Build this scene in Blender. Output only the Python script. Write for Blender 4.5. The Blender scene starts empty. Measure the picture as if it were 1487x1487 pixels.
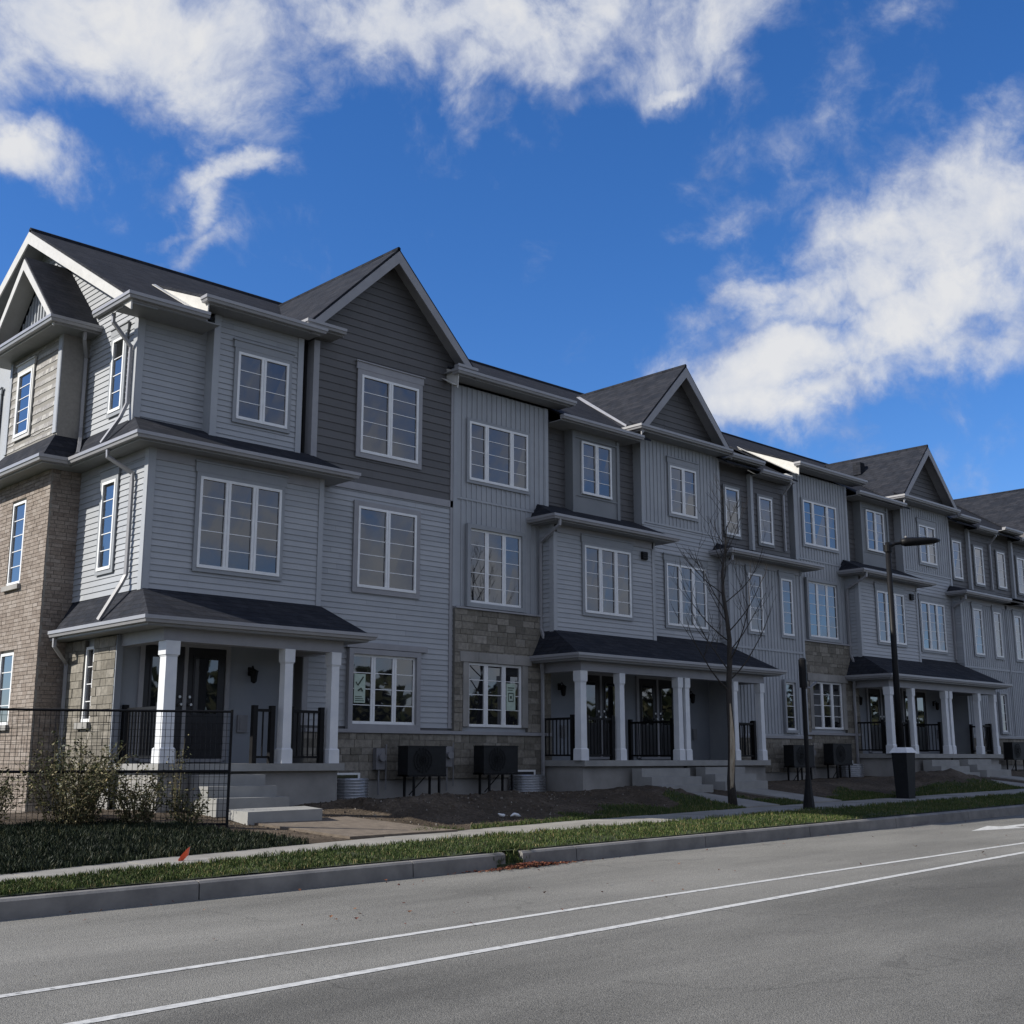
import bpy, math, random
from mathutils import Vector, Matrix, noise
R = math.radians
random.seed(7)
scene = bpy.context.scene
COL = scene.collection

# ------------------------------------------------------------------ materials
def new_mat(name):
    m = bpy.data.materials.new(name); m.use_nodes = True
    nt = m.node_tree
    return m, nt, nt.nodes['Principled BSDF']
def N(nt, t, **kw):
    n = nt.nodes.new(t)
    for k, v in kw.items():
        if k in n.inputs.keys() if isinstance(k, str) else False: n.inputs[k].default_value = v
        else: setattr(n, k, v)
    return n
def L(nt, a, b): nt.links.new(a, b)
def c4(c): return (c[0], c[1], c[2], 1.0)
def math_n(nt, op, a, b=None, clamp=False):
    n = nt.nodes.new('ShaderNodeMath'); n.operation = op; n.use_clamp = clamp
    for i, v in enumerate((a, b)):
        if v is None: continue
        if isinstance(v, (int, float)): n.inputs[i].default_value = v
        else: L(nt, v, n.inputs[i])
    return n.outputs[0]
def ramp(nt, fac, stops):
    r = nt.nodes.new('ShaderNodeValToRGB')
    e = r.color_ramp.elements
    while len(e) < len(stops): e.new(0.5)
    for i, (p, c) in enumerate(stops):
        e[i].position = p; e[i].color = c4(c) if len(c) == 3 else c
    L(nt, fac, r.inputs[0]); return r.outputs[0]
def world_pos(nt):
    return nt.nodes.new('ShaderNodeNewGeometry').outputs['Position']
def noise_tex(nt, vec, scale, detail=4, rough=.55, stretch=None):
    if stretch:
        mp = nt.nodes.new('ShaderNodeMapping'); mp.inputs['Scale'].default_value = stretch
        L(nt, vec, mp.inputs[0]); vec = mp.outputs[0]
    n = nt.nodes.new('ShaderNodeTexNoise'); n.inputs['Scale'].default_value = scale
    n.inputs['Detail'].default_value = detail; n.inputs['Roughness'].default_value = rough
    L(nt, vec, n.inputs['Vector']); return n.outputs['Fac']
def bump(nt, bsdf, h, strength=.3, dist=.01):
    b = nt.nodes.new('ShaderNodeBump'); b.inputs['Strength'].default_value = strength
    b.inputs['Distance'].default_value = dist
    L(nt, h, b.inputs['Height']); L(nt, b.outputs[0], bsdf.inputs['Normal'])
def mat_noisy(name, a, b, scale=3, rough=.7, detail=5, bstr=0., bdist=.01, bscale=40, spec=.4, stretch=None, island=0.):
    m, nt, p = new_mat(name); pos = world_pos(nt)
    f = noise_tex(nt, pos, scale, detail, .6, stretch)
    if island:
        g = nt.nodes.new('ShaderNodeNewGeometry')
        f = math_n(nt, 'ADD', math_n(nt, 'MULTIPLY', f, 1 - island), math_n(nt, 'MULTIPLY', g.outputs['Random Per Island'], island))
    c = ramp(nt, f, [(.3, a), (.7, b)])
    L(nt, c, p.inputs['Base Color']); p.inputs['Roughness'].default_value = rough
    p.inputs['Specular IOR Level'].default_value = spec
    if bstr:
        bump(nt, p, noise_tex(nt, pos, bscale, 4, .6, stretch), bstr, bdist)
    return m
M = {}
M['siding'] = mat_noisy('grey_vinyl_siding', (.292, .308, .330), (.35, .364, .384), 2.2, .5, bstr=.15, bscale=30, bdist=.004, island=.35)
M['batten'] = mat_noisy('grey_batten_siding', (.288, .304, .328), (.336, .352, .374), 2.0, .5, bstr=.1, bscale=30, bdist=.004)
M['casing'] = mat_noisy('window_casing', (.235, .25, .27), (.27, .283, .30), 4, .5)
M['dark'] = mat_noisy('charcoal_siding', (.078, .077, .079), (.098, .096, .098), 2.5, .55, bstr=.15, bscale=30, bdist=.004, island=.35)
M['panel'] = mat_noisy('porch_panel', (.20, .22, .25), (.235, .25, .275), 1.5, .6)
M['darkpanel'] = mat_noisy('dark_panel', (.16, .17, .18), (.19, .2, .21), 1.5, .55)
M['trim'] = mat_noisy('grey_trim', (.245, .245, .26), (.285, .285, .30), 4, .5)
M['cap'] = mat_noisy('light_fascia', (.46, .45, .42), (.54, .53, .50), 5, .45)
M['gutter'] = mat_noisy('gutter_metal', (.25, .25, .265), (.29, .29, .30), 3, .35, spec=.6)
M['soffit'] = mat_noisy('soffit_vinyl', (.20, .205, .215), (.24, .245, .25), 5, .6)
M['white'] = mat_noisy('white_vinyl', (.66, .67, .68), (.76, .77, .77), 6, .4)
M['column'] = mat_noisy('column_paint', (.58, .60, .63), (.68, .69, .70), 4, .45)
M['black'] = mat_noisy('black_metal', (.006, .006, .007), (.010, .010, .011), 8, .5, spec=.15)
M['acblack'] = mat_noisy('condenser_metal', (.010, .011, .012), (.016, .017, .019), 8, .5, spec=.2)
M['greybox'] = mat_noisy('meter_grey', (.16, .16, .17), (.2, .2, .21), 8, .45)
M['steel'] = mat_noisy('galvanised_steel', (.42, .43, .45), (.55, .56, .58), 9, .35)
M['steel'].node_tree.nodes['Principled BSDF'].inputs['Metallic'].default_value = .85
M['door'] = mat_noisy('door_paint', (.014, .014, .017), (.02, .02, .024), 4, .35)
M['handle'] = mat_noisy('satin_nickel', (.5, .5, .5), (.6, .6, .6), 9, .3)
M['handle'].node_tree.nodes['Principled BSDF'].inputs['Metallic'].default_value = 1
M['concrete'] = mat_noisy('raw_concrete', (.20, .195, .185), (.31, .30, .285), 1.3, .85, bstr=.3, bscale=25, bdist=.006)
M['deck'] = mat_noisy('deck_concrete', (.22, .22, .213), (.30, .298, .285), 2, .8, bstr=.2, bscale=30, bdist=.004)
M['orange'] = mat_noisy('orange_plastic', (.75, .09, .03), (.8, .12, .04), 9, .5)
M['paper'] = mat_noisy('green_notice_paper', (.36, .45, .38), (.46, .55, .47), 20, .7)
M['ink'] = mat_noisy('ink', (.03, .05, .04), (.05, .07, .05), 20, .7)
M['litter'] = mat_noisy('white_plastic', (.6, .6, .6), (.75, .75, .74), 9, .5)
M['lensgrey'] = mat_noisy('lamp_lens', (.3, .3, .3), (.4, .4, .4), 9, .2)
M['sand'] = mat_noisy('sandy_path', (.11, .088, .068), (.175, .142, .11), 6, .95, bstr=.6, bscale=60, bdist=.01)

def mat_island(name, stops, rough=.9, bstr=.5, bscale=40, bdist=.01, nsc=8):
    m, nt, p = new_mat(name); g = nt.nodes.new('ShaderNodeNewGeometry')
    c = ramp(nt, g.outputs['Random Per Island'], stops)
    f = noise_tex(nt, g.outputs['Position'], nsc, 5, .65)
    mx = nt.nodes.new('ShaderNodeMix'); mx.data_type = 'RGBA'; mx.blend_type = 'MULTIPLY'; mx.inputs['Factor'].default_value = 1
    L(nt, c, mx.inputs['A']); L(nt, ramp(nt, f, [(.25, (.6, .6, .6)), (.75, (1.25, 1.25, 1.25))]), mx.inputs['B'])
    L(nt, mx.outputs['Result'], p.inputs['Base Color']); p.inputs['Roughness'].default_value = rough
    p.inputs['Specular IOR Level'].default_value = .25
    bump(nt, p, noise_tex(nt, g.outputs['Position'], bscale, 5, .65), bstr, bdist)
    return m
M['stone'] = mat_island('split_face_stone', [(0, (.135, .124, .105)), (.35, (.18, .165, .138)), (.7, (.215, .198, .168)), (1, (.27, .25, .218))], nsc=12)
M['brick'] = mat_island('beige_brick', [(0, (.20, .165, .14)), (.4, (.235, .197, .168)), (.75, (.265, .226, .195)), (1, (.30, .262, .232))], nsc=25)
M['mortar'] = mat_noisy('mortar', (.20, .19, .175), (.25, .24, .22), 20, .95)
M['stonemortar'] = mat_noisy('stone_mortar', (.13, .125, .115), (.17, .165, .15), 20, .95)
M['shake'] = mat_island('grey_shake', [(0, (.24, .23, .225)), (.5, (.31, .30, .29)), (1, (.40, .39, .37))], .8, .3, 30, .006, nsc=15)

def mat_shingle():
    m, nt, p = new_mat('asphalt_shingle'); pos = world_pos(nt)
    s = nt.nodes.new('ShaderNodeSeparateXYZ'); L(nt, pos, s.inputs[0])
    cb = nt.nodes.new('ShaderNodeCombineXYZ')
    L(nt, math_n(nt, 'ADD', s.outputs[0], math_n(nt, 'MULTIPLY', s.outputs[1], .9)), cb.inputs[0])
    L(nt, math_n(nt, 'MULTIPLY', s.outputs[2], 1.7), cb.inputs[1])
    b = nt.nodes.new('ShaderNodeTexBrick'); b.inputs['Scale'].default_value = 1
    b.inputs['Brick Width'].default_value = .33; b.inputs['Row Height'].default_value = .15
    b.inputs['Mortar Size'].default_value = .006; b.inputs['Mortar'].default_value = (.008, .008, .009, 1)
    b.inputs['Color1'].default_value = (.016, .019, .027, 1); b.inputs['Color2'].default_value = (.028, .030, .038, 1)
    L(nt, cb.outputs[0], b.inputs['Vector'])
    f = noise_tex(nt, pos, 5, 6, .7)
    mx = nt.nodes.new('ShaderNodeMix'); mx.data_type = 'RGBA'; mx.blend_type = 'MULTIPLY'; mx.inputs['Factor'].default_value = 1
    L(nt, b.outputs['Color'], mx.inputs['A']); L(nt, ramp(nt, f, [(.3, (.7, .7, .7)), (.7, (1.35, 1.33, 1.3))]), mx.inputs['B'])
    L(nt, mx.outputs['Result'], p.inputs['Base Color']); p.inputs['Roughness'].default_value = .95
    p.inputs['Specular IOR Level'].default_value = .15
    bump(nt, p, math_n(nt, 'ADD', b.outputs['Fac'], noise_tex(nt, pos, 90, 3, .7)), .5, .01)
    return m
M['shingle'] = mat_shingle()

def mat_glass():
    m, nt, p = new_mat('window_glass'); pos = world_pos(nt)
    p.inputs['Base Color'].default_value = (.012, .013, .016, 1)
    p.inputs['Roughness'].default_value = .015; p.inputs['IOR'].default_value = 1.5
    p.inputs['Specular IOR Level'].default_value = 1.0
    p.inputs['Coat Weight'].default_value = 1.0; p.inputs['Coat Roughness'].default_value = .01; p.inputs['Coat IOR'].default_value = 1.5
    bump(nt, p, noise_tex(nt, pos, 1.1, 2, .5), .06, .02)
    return m
M['glass'] = mat_glass()

def mat_asphalt():
    m, nt, p = new_mat('worn_asphalt'); pos = world_pos(nt)
    f1 = noise_tex(nt, pos, .35, 5, .6, (.5, 1.6, 1))
    f2 = noise_tex(nt, pos, 38, 3, .75)
    v = nt.nodes.new('ShaderNodeTexVoronoi'); v.inputs['Scale'].default_value = 95; L(nt, pos, v.inputs['Vector'])
    f = math_n(nt, 'ADD', math_n(nt, 'MULTIPLY', f1, .55), math_n(nt, 'MULTIPLY', f2, .45))
    s_ = nt.nodes.new('ShaderNodeSeparateXYZ'); L(nt, pos, s_.inputs[0])      # older, darker surfacing in the near lane
    lane = nt.nodes.new('ShaderNodeMapRange'); lane.interpolation_type = 'SMOOTHSTEP'; L(nt, math_n(nt, 'SUBTRACT', s_.outputs[1], math_n(nt, 'MULTIPLY', s_.outputs[0], .05)), lane.inputs['Value'])
    lane.inputs['From Min'].default_value = 6.7; lane.inputs['From Max'].default_value = 7.5; lane.inputs['To Min'].default_value = -.085; lane.inputs['To Max'].default_value = .03
    f = math_n(nt, 'ADD', f, lane.outputs[0])
    c = ramp(nt, f, [(.34, (.105, .102, .093)), (.66, (.265, .257, .233))])
    dn = nt.nodes.new('ShaderNodeTexNoise'); dn.inputs['Scale'].default_value = 1.3; dn.inputs['Detail'].default_value = 6; L(nt, pos, dn.inputs['Vector'])
    dv = nt.nodes.new('ShaderNodeVectorMath'); dv.operation = 'SCALE'; L(nt, dn.outputs['Color'], dv.inputs[0]); dv.inputs['Scale'].default_value = 1.1
    av = nt.nodes.new('ShaderNodeVectorMath'); L(nt, pos, av.inputs[0]); L(nt, dv.outputs[0], av.inputs[1])
    cv = nt.nodes.new('ShaderNodeTexVoronoi'); cv.feature = 'DISTANCE_TO_EDGE'; cv.inputs['Scale'].default_value = .30; L(nt, av.outputs[0], cv.inputs['Vector'])
    crack = ramp(nt, math_n(nt, 'ADD', cv.outputs['Distance'], math_n(nt, 'MULTIPLY', math_n(nt, 'SUBTRACT', noise_tex(nt, pos, .5, 2), .44), .05)), [(.0, (.82, .82, .82)), (.0008, (.88, .88, .88)), (.0018, (1, 1, 1))])
    mc = nt.nodes.new('ShaderNodeMix'); mc.data_type = 'RGBA'; mc.blend_type = 'MULTIPLY'; mc.inputs['Factor'].default_value = 1
    L(nt, c, mc.inputs['A']); L(nt, crack, mc.inputs['B']); c = mc.outputs['Result']
    st = ramp(nt, noise_tex(nt, pos, .9, 4, .6, (.35, 2.2, 1)), [(.5, (1, 1, 1)), (.8, (.86, .86, .87))])
    mc = nt.nodes.new('ShaderNodeMix'); mc.data_type = 'RGBA'; mc.blend_type = 'MULTIPLY'; mc.inputs['Factor'].default_value = 1
    L(nt, c, mc.inputs['A']); L(nt, st, mc.inputs['B']); c = mc.outputs['Result']
    sp = ramp(nt, v.outputs['Distance'], [(.06, (1.7, 1.7, 1.65)), (.3, (1, 1, 1)), (.75, (.62, .62, .62))])
    mx = nt.nodes.new('ShaderNodeMix'); mx.data_type = 'RGBA'; mx.blend_type = 'MULTIPLY'; mx.inputs['Factor'].default_value = .8
    L(nt, c, mx.inputs['A']); L(nt, sp, mx.inputs['B'])
    L(nt, mx.outputs['Result'], p.inputs['Base Color']); p.inputs['Roughness'].default_value = .9
    p.inputs['Specular IOR Level'].default_value = .2
    bump(nt, p, v.outputs['Distance'], .7, .008)
    return m
M['asphalt'] = mat_asphalt()
M['paint'] = mat_noisy('road_paint', (.34, .34, .33), (.55, .55, .53), 14, .8, bstr=.4, bscale=90, bdist=.004)
_nt = M['paint'].node_tree; _r = [n for n in _nt.nodes if n.type == 'VALTORGB'][0]; _e = _r.color_ramp.elements.new(.36); _e.color = (.36, .36, .35, 1)
_r.color_ramp.elements[0].position = .33; _r.color_ramp.elements[0].color = (.16, .16, .15, 1)
M['curb'] = mat_noisy('curb_concrete', (.13, .125, .12), (.235, .225, .21), 2.5, .9, bstr=.3, bscale=40, bdist=.006)
M['walk'] = mat_noisy('sidewalk_concrete', (.19, .18, .16), (.28, .268, .242), 1.6, .9, bstr=.3, bscale=50, bdist=.004)

def mat_yard():
    m, nt, p = new_mat('yard_soil'); pos = world_pos(nt)
    f = noise_tex(nt, pos, 1.1, 6, .65)
    f2 = noise_tex(nt, pos, 14, 5, .7)
    c = ramp(nt, math_n(nt, 'ADD', math_n(nt, 'MULTIPLY', f, .5), math_n(nt, 'MULTIPLY', f2, .5)),
             [(.35, (.035, .028, .02)), (.5, (.075, .058, .042)), (.66, (.15, .12, .09))])
    L(nt, c, p.inputs['Base Color']); p.inputs['Roughness'].default_value = .95; p.inputs['Specular IOR Level'].default_value = .15
    bump(nt, p, f2, 1, .05)
    return m
M['soil'] = mat_yard()
M['turf'] = mat_noisy('turf_ground', (.022, .032, .012), (.05, .06, .022), 5, .95, bstr=.8, bscale=40, bdist=.03)

def mat_blade(name, stops):
    m, nt, p = new_mat(name); g = nt.nodes.new('ShaderNodeNewGeometry')
    c = ramp(nt, g.outputs['Random Per Island'], stops)
    f = noise_tex(nt, g.outputs['Position'], .8, 3, .5)
    mx = nt.nodes.new('ShaderNodeMix'); mx.data_type = 'RGBA'; mx.blend_type = 'MULTIPLY'; mx.inputs['Factor'].default_value = 1
    L(nt, c, mx.inputs['A']); L(nt, ramp(nt, f, [(.3, (.7, .75, .7)), (.7, (1.3, 1.2, 1.1))]), mx.inputs['B'])
    L(nt, mx.outputs['Result'], p.inputs['Base Color']); p.inputs['Roughness'].default_value = .6
    p.inputs['Specular IOR Level'].default_value = .25
    return m
M['cover'] = mat_blade('shade_toned_blades', [(0, (.007, .013, .007)), (.75, (.013, .024, .010)), (1, (.04, .04, .018))])  # shade lying over the left yard is put into these blade colours
M['blade'] = mat_blade('grass_blades', [(0, (.028, .050, .012)), (.55, (.05, .082, .02)), (.82, (.075, .10, .03)), (.9, (.13, .12, .055)), (1, (.2, .17, .09))])
M['leaf'] = mat_blade('weed_leaves', [(0, (.035, .045, .018)), (.45, (.07, .075, .03)), (.75, (.13, .12, .055)), (1, (.24, .20, .12))])
M['deadleaf'] = mat_blade('fallen_leaves', [(0, (.08, .022, .014)), (.6, (.14, .045, .025)), (1, (.25, .12, .06))])
M['stem'] = mat_noisy('weed_stems', (.07, .06, .03), (.12, .10, .05), 9, .8)
M['bark'] = mat_noisy('grey_bark', (.022, .019, .017), (.05, .043, .037), 14, .9, bstr=.6, bscale=30, bdist=.01, stretch=(3, 3, .6))
M['peeled'] = mat_noisy('peeled_bark', (.22, .16, .10), (.42, .36, .27), 9, .8, stretch=(3, 3, .5))

# ------------------------------------------------------------------ mesh builder
class Fr:                                            # wall frame: u along the wall, n outward
    def __init__(s, o, u, n): s.o, s.u, s.n = o, u, n
    def p(s, u, z, n): return (s.o[0] + s.u[0]*u + s.n[0]*n, s.o[1] + s.u[1]*u + s.n[1]*n, z)
def FY(Y): return Fr((0, Y), (1, 0), (0, -1))         # faces the street
def SX(X): return Fr((X, 0), (0, -1), (-1, 0))        # faces left; u = -Y
class MB:
    def __init__(s): s.v, s.f, s.m = [], [], []
    def face(s, pts, mi=0):
        i = len(s.v); s.v += [tuple(p) for p in pts]; s.f.append(tuple(range(i, i + len(pts)))); s.m.append(mi)
    def hexa(s, p, mi=0):                              # 8 points, bottom 4 then top 4, shared verts
        i = len(s.v); s.v += [tuple(q) for q in p]
        for a in ((0, 3, 2, 1), (4, 5, 6, 7), (0, 1, 5, 4), (1, 2, 6, 5), (2, 3, 7, 6), (3, 0, 4, 7)):
            s.f.append(tuple(i + k for k in a)); s.m.append(mi)
        return s
    def box(s, x0, x1, y0, y1, z0, z1, mi=0):
        return s.hexa([(x0, y0, z0), (x1, y0, z0), (x1, y1, z0), (x0, y1, z0), (x0, y0, z1), (x1, y0, z1), (x1, y1, z1), (x0, y1, z1)], mi)
    def fbox(s, F, u0, u1, z0, z1, n0, n1, mi=0):
        return s.hexa([F.p(u0, z0, n1), F.p(u1, z0, n1), F.p(u1, z0, n0), F.p(u0, z0, n0),
                       F.p(u0, z1, n1), F.p(u1, z1, n1), F.p(u1, z1, n0), F.p(u0, z1, n0)], mi)
    def prism(s, pts, d, mi=0):                        # polygon pts swept by vector d
        n = len(pts); i = len(s.v); s.v += [tuple(p) for p in pts] + [(p[0]+d[0], p[1]+d[1], p[2]+d[2]) for p in pts]
        s.f.append(tuple(range(i, i+n))); s.m.append(mi)
        s.f.append(tuple(range(i+2*n-1, i+n-1, -1))); s.m.append(mi)
        for k in range(n):
            j = (k+1) % n; s.f.append((i+k, i+n+k, i+n+j, i+j)); s.m.append(mi)
        return s
    def tube(s, pts, rad, k=8, mi=0, caps=True):
        pts = [Vector(p) for p in pts]; n = len(pts)
        if not isinstance(rad, (list, tuple)): rad = [rad]*n
        i = len(s.v); ref = None
        for a in range(n):
            t = (pts[min(a+1, n-1)] - pts[max(a-1, 0)]).normalized()
            if ref is None:
                ref = Vector((1, 0, 0)) if abs(t.x) < .8 else Vector((0, 1, 0))
            x = (ref - t*ref.dot(t)).normalized(); y = t.cross(x); ref = x
            for b in range(k):
                w = 2*math.pi*(b+.5)/k
                s.v.append(tuple(pts[a] + (x*math.cos(w) + y*math.sin(w))*rad[a]))
        for a in range(n-1):
            for b in range(k):
                c = (b+1) % k
                s.f.append((i+a*k+b, i+a*k+c, i+(a+1)*k+c, i+(a+1)*k+b)); s.m.append(mi)
        if caps:
            s.f.append(tuple(i+b for b in range(k-1, -1, -1))); s.m.append(mi)
            s.f.append(tuple(i+(n-1)*k+b for b in range(k))); s.m.append(mi)
        return s
    def sweep(s, path, prof, side=1, mi=0, z=0):       # path [(x,y)], prof [(out,z)], outward = right of travel*side
        P = [Vector((p[0], p[1])) for p in path]; n = len(P); rows = []
        def off(a, o):
            def nr(i):
                d = (P[i+1]-P[i]).normalized(); return Vector((d.y, -d.x))*side
            if a == 0: return P[0] + nr(0)*o
            if a == n-1: return P[-1] + nr(n-2)*o
            n1, n2 = nr(a-1), nr(a); m = (n1+n2).normalized(); return P[a] + m*(o/max(m.dot(n1), .3))
        i = len(s.v); k = len(prof)
        for a in range(n):
            for (o, zz) in prof:
                q = off(a, o); s.v.append((q.x, q.y, z+zz))
        for a in range(n-1):
            for b in range(k):
                c = (b+1) % k
                s.f.append((i+a*k+b, i+a*k+c, i+(a+1)*k+c, i+(a+1)*k+b)); s.m.append(mi)
        s.f.append(tuple(i+b for b in range(k-1, -1, -1))); s.m.append(mi)
        s.f.append(tuple(i+(n-1)*k+b for b in range(k))); s.m.append(mi)
        return s
    def build(s, name, mats, parent=None, smooth=False, recalc=True):
        if name in ('corner_board', 'stone_ledge', 'frieze_board') and len(s.v) > 8 and all(len(f) == 4 for f in s.f) and len(s.v) % 8 == 0:
            for k in range(len(s.v)//8):               # one object for each board
                o = MB(); o.hexa(s.v[k*8:k*8+8]); o = o.build(name, mats, parent)
            return o
        me = bpy.data.meshes.new(name); me.from_pydata(s.v, [], s.f)
        if not isinstance(mats, (list, tuple)): mats = [mats]
        for m in mats: me.materials.append(M[m] if isinstance(m, str) else m)
        if len(mats) > 1: me.polygons.foreach_set('material_index', s.m)
        if recalc:
            import bmesh
            b = bmesh.new(); b.from_mesh(me); bmesh.ops.recalc_face_normals(b, faces=b.faces); b.to_mesh(me); b.free()
        if smooth: me.polygons.foreach_set('use_smooth', [True]*len(me.polygons))
        me.update()
        o = bpy.data.objects.new(name, me); COL.objects.link(o)
        if parent: attach(o, parent)
        return o
def attach(o, parent):
    o.parent = parent
    loc = Vector(parent['_wl']) if '_wl' in parent.keys() else Vector((0, 0, 0))
    if parent.type == 'EMPTY': o.matrix_parent_inverse = Matrix.Translation(-loc)
def tag(o, label, cat, group=None):
    o['label'] = label; o['category'] = cat
    if group: o['group'] = group
    return o
def kind(o, k): o['kind'] = k; return o
def empty(name, loc, label, cat, group=None):
    o = bpy.data.objects.new(name, None); COL.objects.link(o); o.location = loc; o['_wl'] = list(loc)
    o.empty_display_size = .3
    return tag(o, label, cat, group)

# ------------------------------------------------------------------ ground levels
def gz(x): return .30 + .014*x
def lerp(t, pts):
    if t <= pts[0][0]: return pts[0][1]
    for (a, b), (c, d) in zip(pts, pts[1:]):
        if t <= c: return b + (d-b)*(t-a)/(c-a)
    return pts[-1][1]
NEAR = [(-30, 12.75), (3, 12.8), (5, 12.92), (7, 13.15), (9, 13.6), (11.4, 13.95), (15, 14.0), (22, 14.15), (33, 14.1), (90, 14.1)]
FAR = [(-30, 13.5), (3, 13.55), (5.3, 13.7), (7.2, 14.15), (9.3, 14.5), (12, 14.95), (13.7, 15.1), (16.3, 15.35), (22.6, 15.5), (33, 15.4), (90, 15.4)]
def fbm(x, y, s=1., o=4):
    v = 0; a = 1; t = 0
    for k in range(o):
        v += a*noise.noise(Vector((x*s, y*s, 3.1*k))); t += a; a *= .5; s *= 2.1
    return v/t
MOUNDS = [(14.4, 17.2, 1.3, .8, .28), (16.6, 17.6, 1.5, .9, .22), (13.2, 18.0, .7, .6, .15), (20.6, 17.3, 1.8, 1.1, .25), (33.2, 17.0, 2.6, 1.2, .35), (29.4, 17.8, 1.5, .8, .12), (27.0, 17.3, .9, .7, .2)]
def yard(x, y):
    yn, yf = lerp(x, NEAR), lerp(x, FAR)
    if y <= yn: h = .215 + .065*max(0, (y-12.45))/(yn-12.45)
    elif y <= yf: h = .22
    else: h = .29 + .33*min(1, (y-yf)/(18.7-yf))
    z = gz(x) + h
    if y > yf + .05:
        k = min(1, (y-yf)/.6)
        z += k*(.05*fbm(x, y, .9) + .03*fbm(x+9, y, 4.0))
        for (mx, my, rx, ry, hh) in MOUNDS:
            d = ((x-mx)/rx)**2 + ((y-my)/ry)**2
            if d < 4: z += k*hh*math.exp(-d*1.4)*(1 + .7*fbm(x, y, 3.2))
        if (9.9 < x < 13.2 and y < 18.2) or any(a-.2 < x < c+.2 for a, c in ((21.6, 22.8), (24.1, 25.3), (35.1, 36.4), (37.6, 38.8))):
            z = z*.12 + .88*(gz(x)+h)
    elif y < yn: z += .015*fbm(x, y, 2.)
    return z

def grid_sheet(name, xs, ys, zf, mat, label=None):
    v = []; f = []; ny = len(ys)
    for x in xs:
        for y in ys: v.append((x, y, zf(x, y)))
    for i in range(len(xs)-1):
        for j in range(ny-1):
            a = i*ny+j; f.append((a, a+ny, a+ny+1, a+1))
    me = bpy.data.meshes.new(name); me.from_pydata(v, [], f); me.materials.append(M[mat])
    me.polygons.foreach_set('use_smooth', [True]*len(f)); me.update()
    o = bpy.data.objects.new(name, me); COL.objects.link(o); return kind(o, 'structure')
def frange(a, b, s):
    n = int(round((b-a)/s)); return [a + (b-a)*i/n for i in range(n+1)]
# far terrain, one sheet to the horizon, below everything else
grid_sheet('ground', [-3000, -60, 0, 60, 120, 3000], [-3000, -60, 6, 13, 40, 3000],
           lambda x, y: gz(max(-60, min(120, x))) - .12, 'turf')
grid_sheet('road', frange(-40, 110, 2.5), [-9, 2, 12.34], lambda x, y: gz(x), 'asphalt')
# yard, finer where it shows
xs = frange(-20, 3, 1) + frange(3.1, 26, .1) + frange(26.2, 60, .25) + frange(61, 100, 2)
ys = frange(12.42, 18.8, .11) + frange(19, 20.6, .2)
yo = grid_sheet('yard_ground', xs, ys, yard, 'soil')
yo.data.materials.append(M['turf'])
def turf_at(x, y):
    yn, yf = lerp(x, NEAR), lerp(x, FAR)
    if y < yn: return True
    if y < yf: return False
    if x < 9.6: return y < 17.5 + .8*fbm(x, y, .8)
    if x < 12.3: return False
    if x < 16.5: return y < yf + .25 + .8*fbm(x, y, 1.3)
    return y < yf + .9 + 1.5*fbm(x, y, .9)
mi = []
for p in yo.data.polygons:
    c = p.center; mi.append(1 if turf_at(c.x, c.y) else 0)
yo.data.polygons.foreach_set('material_index', mi)

# sidewalk slabs with joints
b = MB(); x = -20.
while x < 70:
    w = 1.5; g = .012
    xs_ = [x+g, x+w/2, x+w-g]
    for i in range(2):
        xa, xb = xs_[i], xs_[i+1]; t = random.uniform(-.004, .004)
        za, zb = gz(xa)+.285+t, gz(xb)+.285+t
        pa = [(xa, lerp(xa, NEAR)-.02, za), (xb, lerp(xb, NEAR)-.02, zb), (xb, lerp(xb, FAR)+.02, zb+.012), (xa, lerp(xa, FAR)+.02, za+.012)]
        b.hexa([(q[0], q[1], q[2]-.12) for q in pa] + pa)
    x += w
kind(b.build('sidewalk', 'walk'), 'structure')

# curb: cast lengths with joints, a gap grown over by grass near x=12
b = MB(); x = -20.; segs = []
while x < 100:
    w = 3.0; segs.append((x+.008, x+w-.008)); x += w
def curbseg(b, x0, x1):
    pr = [(12.30, -.1), (12.315, .17), (12.345, .195), (12.47, .205), (12.49, .0), (12.49, -.1)]
    i = len(b.v); k = len(pr)
    for xx in (x0, x1):
        for (yy, zz) in pr: b.v.append((xx, yy, gz(xx)+zz))
    for a in range(k):
        c = (a+1) % k; b.f.append((i+a, i+k+a, i+k+c, i+c)); b.m.append(0)
    b.f.append(tuple(i+a for a in range(k-1, -1, -1))); b.m.append(0); b.f.append(tuple(i+k+a for a in range(k))); b.m.append(0)
for (a, c) in segs:
    if a < 11.75 < c:
        curbseg(b, a, 11.6); 
        if c > 11.95: curbseg(b, 11.93, c)
    elif a < 11.93 < c: curbseg(b, 11.93, c)
    else: curbseg(b, a, c)
kind(b.build('curb', 'curb'), 'structure')

b = MB(); b.hexa([(11.44, 12.28, .3), (12.03, 12.28, .3), (12.03, 12.52, .3), (11.44, 12.52, .3), (11.44, 12.30, gz(11.44)+.05), (12.03, 12.30, gz(12)+.04), (12.03, 12.50, gz(12)+.2), (11.44, 12.50, gz(11.4)+.2)])
kind(b.build('ground_patch', 'turf'), 'structure')
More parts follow.
